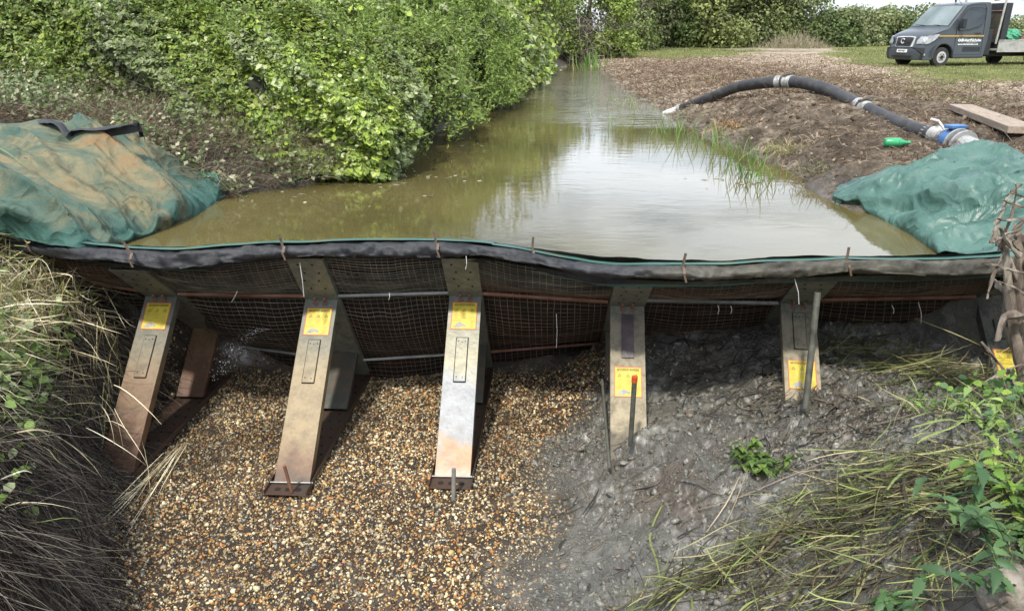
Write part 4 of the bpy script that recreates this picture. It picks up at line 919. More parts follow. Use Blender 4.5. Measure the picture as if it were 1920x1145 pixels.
# ------------------------------------------------------------------ poles and stakes
def lp_between(a, b, r, name, mt, label, cat_, n=12, hollow=False):
    root_m = MB(); a = Vector(a); b = Vector(b)
    if hollow:
        d = (b-a).normalized(); o1 = d.orthogonal().normalized(); o2 = d.cross(o1); vs = []; fs = []
        for p_, r_ in ((a, r), (b, r), (b, r*.72), (b-d*.12, r*.72)):
            vs += [p_+(o1*math.cos(2*math.pi*k/n)+o2*math.sin(2*math.pi*k/n))*r_ for k in range(n)]
        for i in range(3):
            fs += [(i*n+k, i*n+(k+1) % n, (i+1)*n+(k+1) % n, (i+1)*n+k) for k in range(n)]
        root_m.add(vs, fs)
    else: root_m.tube([a, a+(b-a)*.5, b], r, n)
    return tag(root_m.build(name, mt, smooth=True), label, cat_)
M_pole = material('dull_grey_green_pole', [(.07, .075, .06), (.13, .13, .105), (.05, .05, .04)], 9, .6, .3)
lp_between(Q(1510, 765, 4.28), Q(1533, 548, 4.45), .021, 'pole', M_pole, 'hollow grey green pole leaning in front of the muddy frame', 'pole', 16, True)
st_ = lp_between(Q(1182, 835, 4.18), Q(1190, 708, 4.12), .016, 'stake', M_pole, 'short green stake with orange tip in front of the dark recess frame', 'stake')
tp = Vector(Q(1190, 706, 4.12)); tb = Vector(Q(1189.5, 716, 4.122)); m = MB(); m.tube([tb, tp+Vector((0, 0, .002))], .0185, 12); m.build('painted_tip', material('orange_paint', [(.45, .06, .02), (.5, .10, .03)], 9, .5), st_, smooth=True)
lp_between(Q(547, 922, 4.13), Q(533, 872, 4.10), .011, 'peg', M_rust, 'rusty peg through the foot plate of the tan frame', 'peg')
lp_between(Q(850, 945, 4.08), Q(851, 878, 4.10), .014, 'peg', M_gal, 'grey steel peg through the foot plate of the blue grey frame', 'peg')
g1 = P(1128, 740, -1.12); g2 = P(1143, 878, -1.20); lp_between(g1+[0, 0, .12], g2+[0, 0, .0], .011, 'rod', M_pole, 'thin grey rod stuck in the mud left of the dark recess frame', 'rod')
# cable ties
for i, (x0, y0, x1, y1, Y_, lb) in enumerate([(562, 492, 570, 556, 4.86, 'long white tie hanging over the plate of the tan frame'), (874, 480, 873, 505, 4.78, 'short white tie at the plate top of the blue grey frame'), (1490, 523, 1498, 570, 4.42, 'white tie crossing the plate behind the leaning pole'), (1722, 566, 1727, 606, 4.95, 'white tie looped round the right rusty rail'),
        (1672, 572, 1675, 588, 4.95, 'small white tie on the right rusty rail'), (1043, 588, 1043, 652, 5.15, 'thin pale tie hanging on the mesh right of the blue grey frame'), (1346, 572, 1346, 588, 4.78, 'left one of two pale ties on the grey rail'), (1370, 573, 1370, 588, 4.78, 'right one of two pale ties on the grey rail'), (445, 545, 434, 566, 5.0, 'white tie end curling off the rusty rail beside the tan frame'), (730, 549, 729, 562, 5.02, 'tiny white tie on the grey rail between the tan and blue grey frames')]):
    m = MB(); a = Vector(Q(x0, y0, Y_)); b = Vector(Q(x1, y1, Y_)); m.tube([a, (a+b)/2+Vector((.006, -.01, 0)), b], .0024, 5); tag(m.build('cable_tie', M_wht), lb, 'cable tie', 'cable ties on the dam')

# ------------------------------------------------------------------ reeds in the water
for (px, py, n, h, sp, lb) in [(1190, 200, 34, .36, .30, 'thin reed clump at the water edge left of the hose end'), (1262, 250, 42, .42, .22, 'reed clump just in front of the white hose end'), (1325, 268, 40, .42, .20, 'reed clump right of the hose end reeds'),
        (1378, 298, 60, .42, .16, 'reed clump in the middle of the right water edge'), (1408, 332, 70, .36, .13, 'nearest and brightest reed clump at the right water edge'), (1108, 130, 60, .8, .35, 'bright reed clump at the far end of the water'), (1160, 235, 16, .3, .5, 'few reed stems standing in open water')]:
    c = P(px, py, 0); q = c+np.stack([rng.normal(size=n)*sp*1.0, rng.normal(size=n)*sp*1.5, np.full(n, -.05)], 1)
    d = rng.normal(size=(n, 3))*.22; d[:, 2] = 1
    ln = h*rng.uniform(.5, 1.2, n)
    o = ribbons('reeds', curl(q-c, d, ln, 6, .25, .12), .009 if py > 150 else .04, M_blade, pal(n, [(.13, .24, .05), (.18, .30, .07), (.25, .28, .10), (.10, .18, .05)], .2)); o.location = c
    tag(o, lb, 'reeds', 'reed clumps along the water edge')
# floating leaves
fl = np.concatenate([P(a, b, .004)[None]+rng.normal(size=(k, 3))*[s, s*.5, 0] for a, b, k, s in ((848, 332, 12, .16), (800, 330, 5, .14), (896, 272, 6, .14), (808, 368, 4, .06), (990, 180, 90, .8), (1185, 187, 60, .35), (905, 340, 2, .1), (780, 300, 3, .2), (700, 345, 12, .35), (1380, 340, 10, .3), (1000, 200, 30, 1.0), (470, 372, 14, .5))]); fl[:, 2] = .006
n = len(fl); o = leaves('floating_leaves', fl, rng.normal(size=(n, 3))*.03+[0, 0, 1], rng.uniform(.03, .10, n), M_leaf, pal(n, [(.30, .32, .18), (.42, .40, .26), (.16, .2, .07), (.22, .16, .09)], .15), asp=.6, fold=.02)
tag(o, 'pale leaves and scum floating on the stream', kind='stuff')

# ------------------------------------------------------------------ straw bank, left foreground
def inleft(x, y): return np.interp(y, PITL[:, 0], PITL[:, 1])-x
STR = [(.62, .54, .34), (.46, .39, .24), (.76, .69, .50), (.24, .19, .11), (.42, .40, .20), (.16, .13, .08), (.22, .27, .09)]
p = surf_pts(34000, -4.6, -1.6, 2.2, 5.7, lambda x, y: (inleft(x, y) > .22) & (rng.random(len(x)) < (.25+.75*ss(.3, .55, inleft(x, y)))*(.06+.94*ss(3.25, 3.75, y+.2*fbm(x, y, 2, 2, 162))))); n = len(p)
p[:, 2] += rng.exponential(.10, n); d = rng.normal(size=p.shape)*[1, .9, .5]+[.35, -.15, -.05]
tag(ribbons('straw', curl(p, d, rng.uniform(.08, .38, n), 7, .5, .25), rng.uniform(.003, .008, n), M_straw, pal(n, STR, .22)), 'heap of cut pale straw lying over the left bank', kind='stuff')
# dark roots and dead stems on the slope, its shadow painted into their colour
p = surf_pts(26000, -4.2, -1.3, 2.2, 5.9, lambda x, y: (inleft(x, y) > -.12) & (inleft(x, y) < .5+1.2*ss(3.9, 3.4, y))); n = len(p)
p[:, 2] += rng.uniform(0, .06, n); d = np.array([.62, -.15, -.85])+rng.normal(size=p.shape)*.42
tag(strands('hanging_roots', curl(p, d, rng.uniform(.10, .50, n), 6, .25, .10), rng.uniform(.0012, .0032, n), M_twig, pal(n, [(.055, .045, .038), (.10, .085, .07), (.03, .024, .02), (.02, .017, .014), (.19, .165, .13)], .2)), 'tangle of dark roots and dead stems with the slope shade in their colour', kind='stuff')
# stubble of cut reeds
p = np.stack([rng.uniform(-4.1, -2.85, 520), rng.uniform(4.35, 5.35, 520), np.zeros(520)], 1); p = p[(inleft(p[:, 0], p[:, 1]) > .05)]; p[:, 2] = hgt(p[:, 0], p[:, 1])-.03; n = len(p)
p[:, 2] = np.minimum(p[:, 2], -.38)
tag(strands('reed_stubble', curl(p, rng.normal(size=p.shape)*.22+[.1, -.15, 1], rng.uniform(.16, .42, n), 4, .12, .05), rng.uniform(.003, .006, n), M_straw, pal(n, [(.42, .38, .18), (.34, .33, .14), (.5, .42, .24), (.26, .24, .1)], .15), taper=.7), 'upright stubble of cut reeds under the left end of the dam', kind='stuff')
# broad weeds in the straw
p = surf_pts(9500, -4.6, -2.2, 2.6, 4.9, lambda x, y: (inleft(x, y) > .22) & (fbm(x, y, 1.8, 2, 161) > -.12) & (rng.random(len(x)) < .1+.9*ss(3.3, 3.7, y))); n = len(p); p[:, 2] += rng.uniform(.02, .34, n)
tag(leaves('bank_weeds', p, rng.normal(size=p.shape)*.5+[.3, -.4, .7], rng.uniform(.02, .075, n), M_leaf, pal(n, [(.15, .24, .05), (.21, .30, .08), (.10, .15, .04), (.36, .40, .22)], .2), asp=.7, hexa=True), 'green weeds growing through the straw of the left bank', kind='stuff')
# loose straw wisps lying on gravel
c = P(292, 900, -1.38); q = c+rng.normal(size=(26, 3))*[.03, .10, 0]+[0, .28, .02]
tag(ribbons('straw_wisp', curl(q, rng.normal(size=q.shape)*[.10, .1, .03]+[.02, -1, .03], rng.uniform(.35, .85, 26), 8, .10, .0), .006, M_straw, pal(26, STR[:3])), 'long wisp of straw lying down the gravel by the rusty frame', 'straw')
c = P(205, 880, -1.3); q = P(190, 760, -.75)+rng.normal(size=(7, 3))*.08
tag(ribbons('straw_wisp', curl(q, rng.normal(size=q.shape)*.2+[.9, -.3, -.35], rng.uniform(.3, .6, 7), 7, .25, .35), .005, M_straw, pal(7, STR[:3])), 'straw wisps hanging across the rusty leg', 'straw')

# ------------------------------------------------------------------ mud litter and cut grass, right foreground
DG = [(.10, .075, .045), (.07, .055, .035), (.13, .12, .06), (.05, .04, .03)]
GG = [(.16, .20, .06), (.24, .25, .09), (.32, .30, .13), (.11, .14, .045), (.40, .36, .18), (.20, .23, .08)]
def pile(name, poly, n, ang, spread, ln, w_, label, cols=GG, lift=.05, bend=.22, K=7):
    pts_ = np.array([PT(a, b) for a, b, z in poly]); i = rng.integers(0, len(poly)-1, n); t = rng.random(n)[:, None]
    q = pts_[i]*(1-t)+pts_[i+1]*t+rng.normal(size=(n, 3))*[spread, spread, 0]; q[:, 2] = hgt(q[:, 0], q[:, 1])+.01+rng.exponential(lift, n)
    dj = rng.normal(size=n)*.30*np.where(rng.random(n) < .42, 3.2, 1)
    d = np.stack([np.cos(ang+dj), np.sin(ang+dj), rng.normal(size=n)*.09+.06], 1)
    L_ = rng.uniform(ln*.5, ln*1.3, n); q -= d*L_[:, None]*.5
    S_ = curl(q, d, L_, K, bend, .04); zz = hgt(S_[..., 0], S_[..., 1])+.006; S_[..., 2] = np.maximum(S_[..., 2], zz)
    return tag(ribbons(name, S_, w_*rng.lognormal(-.1, .5, n).clip(.3, 2.4), M_blade, pal(n, cols, .35), lie=.6), label, kind='stuff')
pile('cut_grass', [(1560, 660, 0), (1700, 690, 0), (1800, 720, 0), (1890, 735, 0)], 480, .05, .16, .42, .0055, 'swath of cut grass under the mesh at the right end of the dam', cols=GG+DG)
pile('cut_grass', [(1530, 985, 0), (1640, 925, 0), (1760, 930, 0), (1900, 900, 0)], 620, .15, .12, .42, .0055, 'pile of cut green grass across the lower right bank', cols=GG+DG)
pile('cut_grass', [(1190, 1150, 0), (1300, 1105, 0), (1400, 1045, 0), (1500, 990, 0)], 200, .5, .06, .42, .006, 'cut grass stems fanning towards the bottom centre of the mud', cols=GG+DG)
pile('cut_grass', [(1400, 1150, 0), (1560, 1080, 0), (1700, 1090, 0), (1880, 1010, 0)], 480, .4, .17, .36, .005, 'matted cut grass along the bottom right of the mud', cols=GG+DG+DG)
pile('mud_litter', [(1280, 690, -1.1), (1400, 690, -1.0), (1600, 780, -.9), (1800, 790, -.8)], 800, .3, .3, .26, .006, 'dark wet stems trodden into the grey mud', cols=[(.05, .045, .035), (.08, .07, .05), (.14, .12, .08), (.035, .03, .025)], lift=.015)
pile('mud_litter', [(1050, 900, -1.2), (1300, 950, -1.15), (1500, 850, -1.1), (1700, 850, -.9)], 140, .6, .35, .22, .006, 'scattered wet sticks on the open mud', cols=[(.05, .045, .035), (.08, .07, .05), (.16, .13, .09)], lift=.006)
for pts_, w_, cl_, lb in [([(1243, 950, .03), (1218, 1010, .02), (1232, 1060, .02), (1240, 1120, .04)], .012, (.22, .26, .09), 'single bent green reed leaf lying on grey mud'),
                      ([(1402, 890, .03), (1370, 970, .04), (1345, 1010, .03), (1318, 1060, .02)], .007, (.55, .46, .3), 'long pale stem lying on mud below the green tuft'), ([(1385, 905, .03), (1360, 960, .04), (1320, 1000, .02)], .006, (.5, .40, .26), 'shorter pale stem beside the long one on mud'),
                      ([(1160, 800, .02), (1110, 820, .03), (1075, 845, .02)], .006, (.45, .38, .28), 'pale stem lying left of the dark recess frame'), ([(1590, 860, .05), (1480, 900, .04), (1380, 945, .03), (1290, 965, .02)], .006, (.3, .22, .16), 'long brown twig crossing the mud right of the tuft')]:
    q = np.array([PT(a, b) for a, b, _ in pts_]); q[:, 2] = hgt(q[:, 0], q[:, 1])+np.array([z for *_, z in pts_]); q = cat(np.linspace(0, len(q)-1, 12), q)[None]
    tag(ribbons('stem', q, w_, M_blade, np.array([cl_]), lie=1), lb, 'stem')
# small tuft on the mud
def weed(name, c, n, h, sp, size, label, cols, asp=.6, cat_='plant', droop=.3, stemc=(.12, .18, .05), tilt=(0, 0), nl=7):
    root = empty(name, tuple(c), label=label, cat=cat_)
    q = rng.normal(size=(n, 3))*[sp*.4, sp*.4, 0]; d = rng.normal(size=(n, 3))*[.45, .45, .1]+[tilt[0], tilt[1], 1]; L_ = h*rng.uniform(.5, 1.1, n)
    S_ = curl(q, d, L_, 9, .25, droop)
    strands('stems', S_, .0028, M_twig, pal(n, [stemc], .1), root, taper=.6)
    pos = []; nr = []; dr = []
    for k in range(n):
        for j in range(nl):
            t = .25+.75*j/(nl-1); b_ = S_[k, int(t*8)]
            a0 = rng.uniform(0, 6.28) if j % 2 == 0 else a0+1.57
            for s_ in (0, math.pi):
                v = np.array([math.cos(a0+s_), math.sin(a0+s_), .25-.5*rng.random()]); pos.append(b_); dr.append(v)
    pos = np.array(pos); dr = np.array(dr); dr /= np.linalg.norm(dr, axis=1, keepdims=True)
    bl = size*rng.uniform(.55, 1.15, len(pos))
    toothed(root, pos, dr, bl, cols, asp)
    return root
def toothed(root, pos, dr, ln, cols, asp):
    """leaf blades with serrated edge, arching along direction dr"""
    n = len(pos); T = 13; side = np.cross(dr, [0, 0, 1.0]); side /= np.linalg.norm(side, axis=1, keepdims=True)+1e-9; up = np.cross(side, dr)
    tt_ = np.linspace(0, 1, T); V = np.zeros((n, T, 3, 3)); roll = rng.normal(size=n)*.35
    side = side*np.cos(roll)[:, None]+up*np.sin(roll)[:, None]; up = np.cross(side, dr)
    for i, t in enumerate(tt_):
        wd = asp*.5*(math.sin(math.pi*min(1, t*.92+.08)**.75))*(1.0 if i % 2 else .74)
        if i in (0, T-1): wd = .01
        mid = pos+(dr*t+np.array([0, 0, -.35])*t*t+up*.0)*ln[:, None]
        for j, s_ in enumerate((-1, 0, 1)): V[:, i, j] = mid+side*(s_*wd*ln)[:, None]+up*(abs(s_)*wd*.35*ln)[:, None]
    b0 = (np.arange(n)*T*3)[:, None, None, None]; i = (np.arange(T-1)*3)[None, :, None, None]; j = np.arange(2)[None, None, :, None]
    Fc = (b0+i+j+np.array([0, 1, 4, 3])).reshape(-1, 4)
    return npmesh('leaves', V, Fc, M_leaf, root, np.repeat(pal(n, cols, .15), T*3, 0))
NT = [(.07, .14, .05), (.09, .17, .06), (.05, .11, .04), (.12, .2, .07)]
BR = [(.17, .28, .04), (.22, .33, .05), (.12, .22, .04)]
def at(px, py, Y): q = Q(px, py, Y); return q
weed('small_plant', PT(1425, 880), 30, .17, .16, .05, 'small bright green leafy tuft alone on the grey mud', [(.10, .17, .04), (.15, .23, .05), (.06, .10, .03)], .75, nl=6)
weed('nettle', PT(1850, 1010), 5, .50, .16, .105, 'tall nettle with drooping dark leaves in front of the cut grass pile', NT, .5, tilt=(-.25, .1), nl=6)
weed('nettle', PT(1690, 1165), 8, .24, .22, .085, 'low dark nettle at the very bottom right edge', NT, .5, nl=5)
weed('nettle', PT(1950, 1090), 7, .42, .20, .085, 'nettle clump leaning in from the right edge above the stone', NT, .5, tilt=(-.3, 0), nl=6)
weed('bramble_shoot', PT(1905, 960), 5, .50, .14, .075, 'yellow green bramble shoots beside the nettle at the right edge', BR, .62, tilt=(-.3, .1), nl=6)
weed('bramble_shoot', PT(1835, 800), 4, .34, .08, .07, 'pale young bramble shoot in front of the farthest right label', [(.22, .32, .09), (.28, .38, .12)], .5, tilt=(-.1, -.1), nl=6)
weed('bramble_shoot', PT(1940, 880), 5, .5, .14, .06, 'small leaved bramble climbing on the dead stump', BR+NT, .6, tilt=(-.2, 0), nl=8)
q = surf_pts(1500, 1.7, 3.8, 2.3, 4.4, lambda x, y: x > 2.15+.0*y+.25*(y-3)); n = len(q)
tag(ribbons('bank_grass', curl(q, rng.normal(size=q.shape)*.5+[-.15, 0, .8], rng.uniform(.12, .38, n), 7, .4, .5), .007, M_blade, pal(n, [(.14, .24, .06), (.20, .30, .09), (.3, .34, .14), (.38, .32, .18)], .2)), 'growing grass and weeds on the right foreground bank', kind='stuff')
q = surf_pts(1300, 1.9, 3.8, 2.3, 4.3, lambda x, y: x > 2.3+.25*(y-3)); n = len(q); q[:, 2] += rng.uniform(.03, .28, n)
tag(leaves('bank_leaves', q, rng.normal(size=q.shape)*.5+[-.3, -.2, .7], rng.uniform(.025, .06, n), M_leaf, pal(n, NT+BR, .2), asp=.7, hexa=True), 'small green leaves among the grass of the right bank', kind='stuff')

# ------------------------------------------------------------------ dead stump with twigs at the right edge
M_dead = material('dead_wood', [(.06, .042, .03), (.13, .10, .075), (.27, .23, .18), (.04, .03, .022)], 9, .95, bump=.02, bscale=22, stretch=(1, 1, .25), stops=[.3, .45, .6, .7])
sr = empty('dead_stump', tuple(at(1915, 800, 3.9)), label='gnarled dead stump with bare broken twigs at the right edge of the dam', cat='stump')
def gnarl(pts, rs, name, n=10, k=5):
    pts = np.array(pts); q = cat(np.linspace(0, len(pts)-1, (len(pts)-1)*k+1), pts); r_ = np.interp(np.linspace(0, len(pts)-1, len(q)), np.arange(len(pts)), rs)
    q = q+rng.normal(size=q.shape)*r_[:, None]*.07; m = MB(); m.tube(q, list(r_*(1+.15*rng.normal(size=len(q)))), n)
    m.v = [tuple(np.array(v)+rng.normal(size=3)*.0035) for v in m.v]
    return child(m.build(name, M_dead, smooth=True), sr)
for k_, (x0, y0, x1, y1, x2, y2, r0) in enumerate([(1935, 840, 1905, 640, 1885, 425, .030), (1950, 820, 1915, 600, 1912, 440, .034), (1925, 780, 1888, 610, 1893, 540, .018), (1915, 560, 1880, 470, 1868, 408, .016), (1930, 540, 1905, 460, 1880, 432, .022), (1955, 560, 1925, 460, 1902, 420, .026), (1935, 700, 1898, 560, 1862, 520, .016), (1950, 760, 1935, 640, 1930, 480, .036)]):
    gnarl([at(x0, y0, 3.90+.02*k_), at((x0+x1)/2+6, (y0+y1)/2, 3.88+.02*k_), at(x1, y1, 3.9+.02*k_), at((x1+x2)/2-5, (y1+y2)/2, 3.93+.02*k_), at(x2, y2, 3.97+.02*k_)], [r0*1.5, r0*1.2, r0, r0*.9, r0*.25], 'trunk_shard', 7, 5)
for pts_, r0 in [(((1850, 560), (1862, 515), (1885, 470), (1905, 430), (1935, 395)), .012), (((1842, 492), (1870, 498), (1900, 508), (1935, 515)), .011), (((1862, 455), (1885, 440), (1915, 430)), .012), (((1868, 640), (1880, 600), (1900, 590), (1935, 600)), .03),
                 (((1880, 375), (1905, 385), (1940, 392)), .008), (((1858, 455), (1875, 410), (1890, 372), (1915, 345)), .009), (((1895, 360), (1925, 372)), .006), (((1868, 410), (1900, 412), (1940, 405)), .008), (((1840, 640), (1880, 690), (1915, 735), (1945, 760)), .010), (((1890, 690), (1905, 730), (1930, 770)), .022),
                 (((1872, 528), (1900, 540), (1935, 560)), .008), (((1875, 425), (1890, 455), (1912, 480)), .018), (((1800, 745), (1850, 715), (1900, 690), (1945, 668)), .008), (((1770, 840), (1830, 780), (1880, 730), (1930, 690)), .009), (((1905, 345), (1898, 400), (1870, 470)), .007)]:
    gnarl([at(a, b_, 3.72+.04*i) for i, (a, b_) in enumerate(pts_)], [r0*.35]+[r0*.7]*(len(pts_)-1), 'branch', 7, 3)
# stone at the bottom right
c = PT(1890, 1128)+np.array([0, 0, .03])
V0 = ICO.copy(); me_ = bpy.data.meshes.new('stone'); import bmesh
bm = bmesh.new(); bmesh.ops.create_icosphere(bm, subdivisions=4, radius=1)
for v in bm.verts:
    d = v.co.copy(); s_ = np.array(d); s_ = np.sign(s_)*np.abs(s_)**.6; nz = float(fbm(np.array([s_[0]*2+s_[2]]), np.array([s_[1]*2-s_[2]]), 1.2, 4, 171)[0])
    v.co = Vector(s_)*(1+.12*nz); v.co = Vector((v.co.x*.10, v.co.y*.085, v.co.z*.10))
bm.to_mesh(me_); bm.free(); me_.polygons.foreach_set('use_smooth', np.ones(len(me_.polygons), bool))
st = link('stone', me_, material('weathered_stone', [(.10, .085, .065), (.22, .19, .155), (.30, .27, .23)], 14, .9, bump=.01, bscale=50)); st.location = c; st.rotation_euler = (.1, .1, .4)
tag(st, 'squarish brown stone block in the bottom right corner', 'stone')
# leak: droplets squirting through the mesh
dr = []
for a in range(240):
    t = rng.random(); x0 = 505-(95*t+rng.normal()*5*t*3); y0 = 618+ (-18*t+105*t*t)+rng.normal()*12*t
    dr.append(Q(x0, y0, 5.35-.35*t))
dr = np.array(dr); tag(stones('leaking_water', dr, rng.uniform(.0022, .0052, len(dr)), material('water_drop', [(.7, .72, .75), (.8, .82, .85)], 5, .1, spec=.8), np.ones((len(dr), 3)), jit=.1, flat=1.2), 'fine spray of water leaking through the mesh left of the tan frame', kind='stuff')

# ------------------------------------------------------------------ truck
M_body = material('dark_grey_paint', [(.045, .055, .062), (.052, .062, .070)], 2, .32, .0, spec=.6)
M_blk = material('black_trim', [(.018, .020, .023), (.026, .028, .03)], 5, .6)
M_glass = material('dark_glass', [(.015, .018, .018), (.03, .035, .035)], 1.5, .05, spec=1)
M_wind = material('windscreen_glass', [(.10, .13, .125), (.16, .2, .19)], 1.5, .07, spec=1)  # paler base colour paints the sky reflection into the glass
M_tyre = material('tyre_rubber', [(.02, .02, .02), (.05, .045, .04)], 12, .9)
M_rim = material('silver_rim', [(.5, .5, .5), (.62, .62, .62)], 8, .4, .4)
M_lamp = material('headlight_lens', [(.16, .17, .18), (.5, .52, .54)], 16, .12, spec=.8)
M_gold = material('gold_stripe', [(.42, .25, .06), (.5, .31, .08)], 8, .4)
M_white = material('white_lettering', [(.78, .78, .76), (.84, .84, .82)], 8, .5)
M_alu = material('dull_aluminium', [(.30, .29, .26), (.42, .41, .38), (.24, .22, .19)], 3, .55, .2)
tpos = P(1757, 126, .22)+np.array([-.87*math.sin(R(15)), .87*math.cos(R(15)), 0]); tr = empty('pickup_truck', tuple(tpos), R(15), label='dark grey single cab dropside truck with gold stripe parked on the field', cat='truck')
WB = 4.35
prof = [(-.86, .24), (-.90, .45), (-.885, .72), (-.85, .80), (-.82, 1.02), (-.70, 1.14), (-.35, 1.26), (.06, 1.36), (.12, 1.40), (.45, 1.80), (.74, 2.11), (.84, 2.17), (1.05, 2.22), (1.5, 2.26), (1.88, 2.26), (1.93, 2.2), (1.95, 1.6), (1.93, .9), (1.86, .36), (1.7, .30), (.50, .30)]
arch = [(.44*math.cos(a), .36+.44*math.sin(a)) for a in np.linspace(-.05, math.pi+.05, 12)]
prof = prof+arch+[(-.50, .24)]
def hw(u, z):
    h = .99-(max(0, z-1.30)*.15); fr = max(0, -.35-u)
    return h-.28*fr**1.1
def bod(u, z, f):
    y = f*hw(u, z); fr = ss(.2, -.8, u); return (u+.13*float(fr)*abs(f)**3+.05*abs(f)**3*float(ss(.1, .3, u)*ss(.9, .6, u)), y, z-.03*abs(f)**4*(1 if z > 2 else 0)-.05*abs(f)**4*float(ss(1.0, 1.2, z)*ss(.3, -.1, u)))
fs_ = [-1, -.93, -.7, -.35, 0, .35, .7, .93, 1]
m = MB(); np_ = len(prof); vs = [bod(u_, z_, f) for f in fs_ for u_, z_ in prof]; fcs = []
for i in range(len(fs_)-1):
    for k in range(np_): fcs.append((i*np_+k, i*np_+(k+1) % np_, (i+1)*np_+(k+1) % np_, (i+1)*np_+k))
fcs += [tuple(range(np_))[::-1], tuple(range((len(fs_)-1)*np_, len(fs_)*np_))]
m.add(vs, fcs); body = m.build('body', M_body, tr, smooth=True, bevel=.02)
def side_poly(pts, off, th=.006, s_=-1):
    m = MB(); a = [(u_, s_*(hw(u_, z_)+off), z_) for u_, z_ in pts]; b_ = [(u_, s_*(hw(u_, z_)+off-th-.01), z_) for u_, z_ in pts]; n = len(pts)
    return m.add(a+b_, [tuple(range(n)), tuple(range(n, 2*n))[::-1]]+[(i, n+i, n+(i+1) % n, (i+1) % n) for i in range(n)])
win = [(.50, 1.36), (.52, 1.42), (.66, 1.70), (.86, 1.96), (1.02, 2.03), (1.45, 2.05), (1.62, 2.0), (1.66, 1.85), (1.58, 1.55), (1.42, 1.42), (1.0, 1.33), (.6, 1.27)]
for s_ in (-1, 1):
    so = side_poly([((u_-1.08)*1.07+1.08, (z_-1.67)*1.07+1.67) for u_, z_ in win], .004, s_=s_).build('window_surround', M_blk, tr)
    side_poly(win, .009, s_=s_).build('side_window', M_glass, tr)
# windscreen
ws = []
for f in (-.90, -.6, -.3, 0, .3, .6, .90):
    for (u_, z_) in ((.15, 1.425), (.45, 1.79), (.74, 2.10)):
        x, y, z = bod(u_, z_, f); ws.append((x-.018, y*(.99), z+.016))
m = MB(); m.add(ws, [(i*3+k, i*3+k+1, i*3+k+4, i*3+k+3) for i in range(6) for k in range(2)]); m.build('windscreen', M_wind, tr, smooth=True)
for y_ in (-.5, .25):
    x, y, z = bod(.16, 1.43, y_); m = MB(); m.tube([(x-.03, y, z+.01), (x+.03, y+.55, z+.06)], .012, 6); m.build('wiper', M_blk, tr)
# lower bumper, grille, lamps
def front_poly(pts, off, name, mt, th=.03, par=None):
    m = MB(); n = len(pts)
    def fx(y, z):
        f = y/.95; zz = np.array([.24, .45, .72, .80, 1.02, 1.14]); uu_ = np.array([-.86, -.90, -.885, -.85, -.82, -.70]); u_ = float(np.interp(z, zz, uu_)); return bod(u_, z, max(-1, min(1, f)))[0]
    a = [(fx(y, z)-off, y, z) for y, z in pts]; b_ = [(fx(y, z)+th, y, z) for y, z in pts]
    m.add(a+b_, [tuple(range(n)), tuple(range(n, 2*n))[::-1]]+[(i, n+i, n+(i+1) % n, (i+1) % n) for i in range(n)])
    return m.build(name, mt, par or tr)
front_poly([(-.45, .70), (-.38, .70), (-.2, .70), (.2, .70), (.38, .70), (.47, 1.04), (.25, 1.07), (-.25, 1.07), (-.47, 1.04)], .02, 'grille_surround', M_rim)
gr_ = front_poly([(-.36, .72), (.36, .72), (.40, 1.02), (0, 1.04), (-.40, 1.02)], .03, 'grille', M_blk)
m = MB()
for z_ in (.77, .82, .87, .92, .97): m.box((-.925+.02*(z_-.77)/.2+.0, 0, z_), (.02, .68, .012))
m.build('grille_bars', M_dkp, gr_)
em = MB(); em.tube([(-.935, math.cos(a)*.085, .90+math.sin(a)*.085) for a in np.linspace(-2.4, 2.6, 16)], .016, 8); em.tube([(-.94, -.02, .88), (-.94, -.02, .80)], .014, 6); em.build('emblem', M_rim, gr_, smooth=True)
front_poly([(-.86, .26), (.86, .26), (.93, .45), (.93, .66), (.5, .68), (-.5, .68), (-.93, .66), (-.93, .45)], .012, 'bumper', M_blk)
pl_ = front_poly([(-.24, .50), (.24, .50), (.24, .61), (-.24, .61)], .03, 'number_plate', M_white)
Mt = Matrix([[0, 0, -1, -.925], [-1, 0, 0, 0], [0, 1, 0, .555], [0, 0, 0, 1]]); text_obj('plate_text', 'KR70 NLT', .085, Mt, M_blk, pl_, .004)
m = MB(); m.box((-.905, 0, .36), (.04, .9, .06)); m.build('lower_intake', M_hole, tr)
for s_ in (-1, 1):
    hp_ = [(-.66, 1.06), (-.44, 1.12), (-.26, 1.14), (-.34, 1.02), (-.48, .90), (-.62, .82), (-.74, .80), (-.76, .86)]
    m = MB(); a = []; b_ = []
    for u_, z_ in hp_:
        y = s_*(hw(u_, z_)+.012); a.append((u_-.0, y, z_)); b_.append((u_+.04, y-s_*.16, z_))
    fr_ = [(-.875, s_*.52, .80), (-.83, s_*.60, 1.02), (-.74, s_*.70, 1.13)]
    n = len(hp_); m.add(a+b_, [tuple(range(n)), tuple(range(n, 2*n))[::-1]]+[(i, n+i, n+(i+1) % n, (i+1) % n) for i in range(n)])
    front_lamp = [(a[7][0], a[7][1], a[7][2]), (a[6][0], a[6][1], a[6][2]), (-.86, s_*.60, .80), (-.84, s_*.60, .92), (-.80, s_*.70, 1.06), (a[0][0], a[0][1], a[0][2])]
    m.add(front_lamp, [tuple(range(6))]); m.build('headlight', M_lamp, tr)
    m = MB(); m.disc((-.72, s_*.86, .42), (1, 0, 0), .05, .10, 12); m.build('fog_lamp', M_lamp, tr)
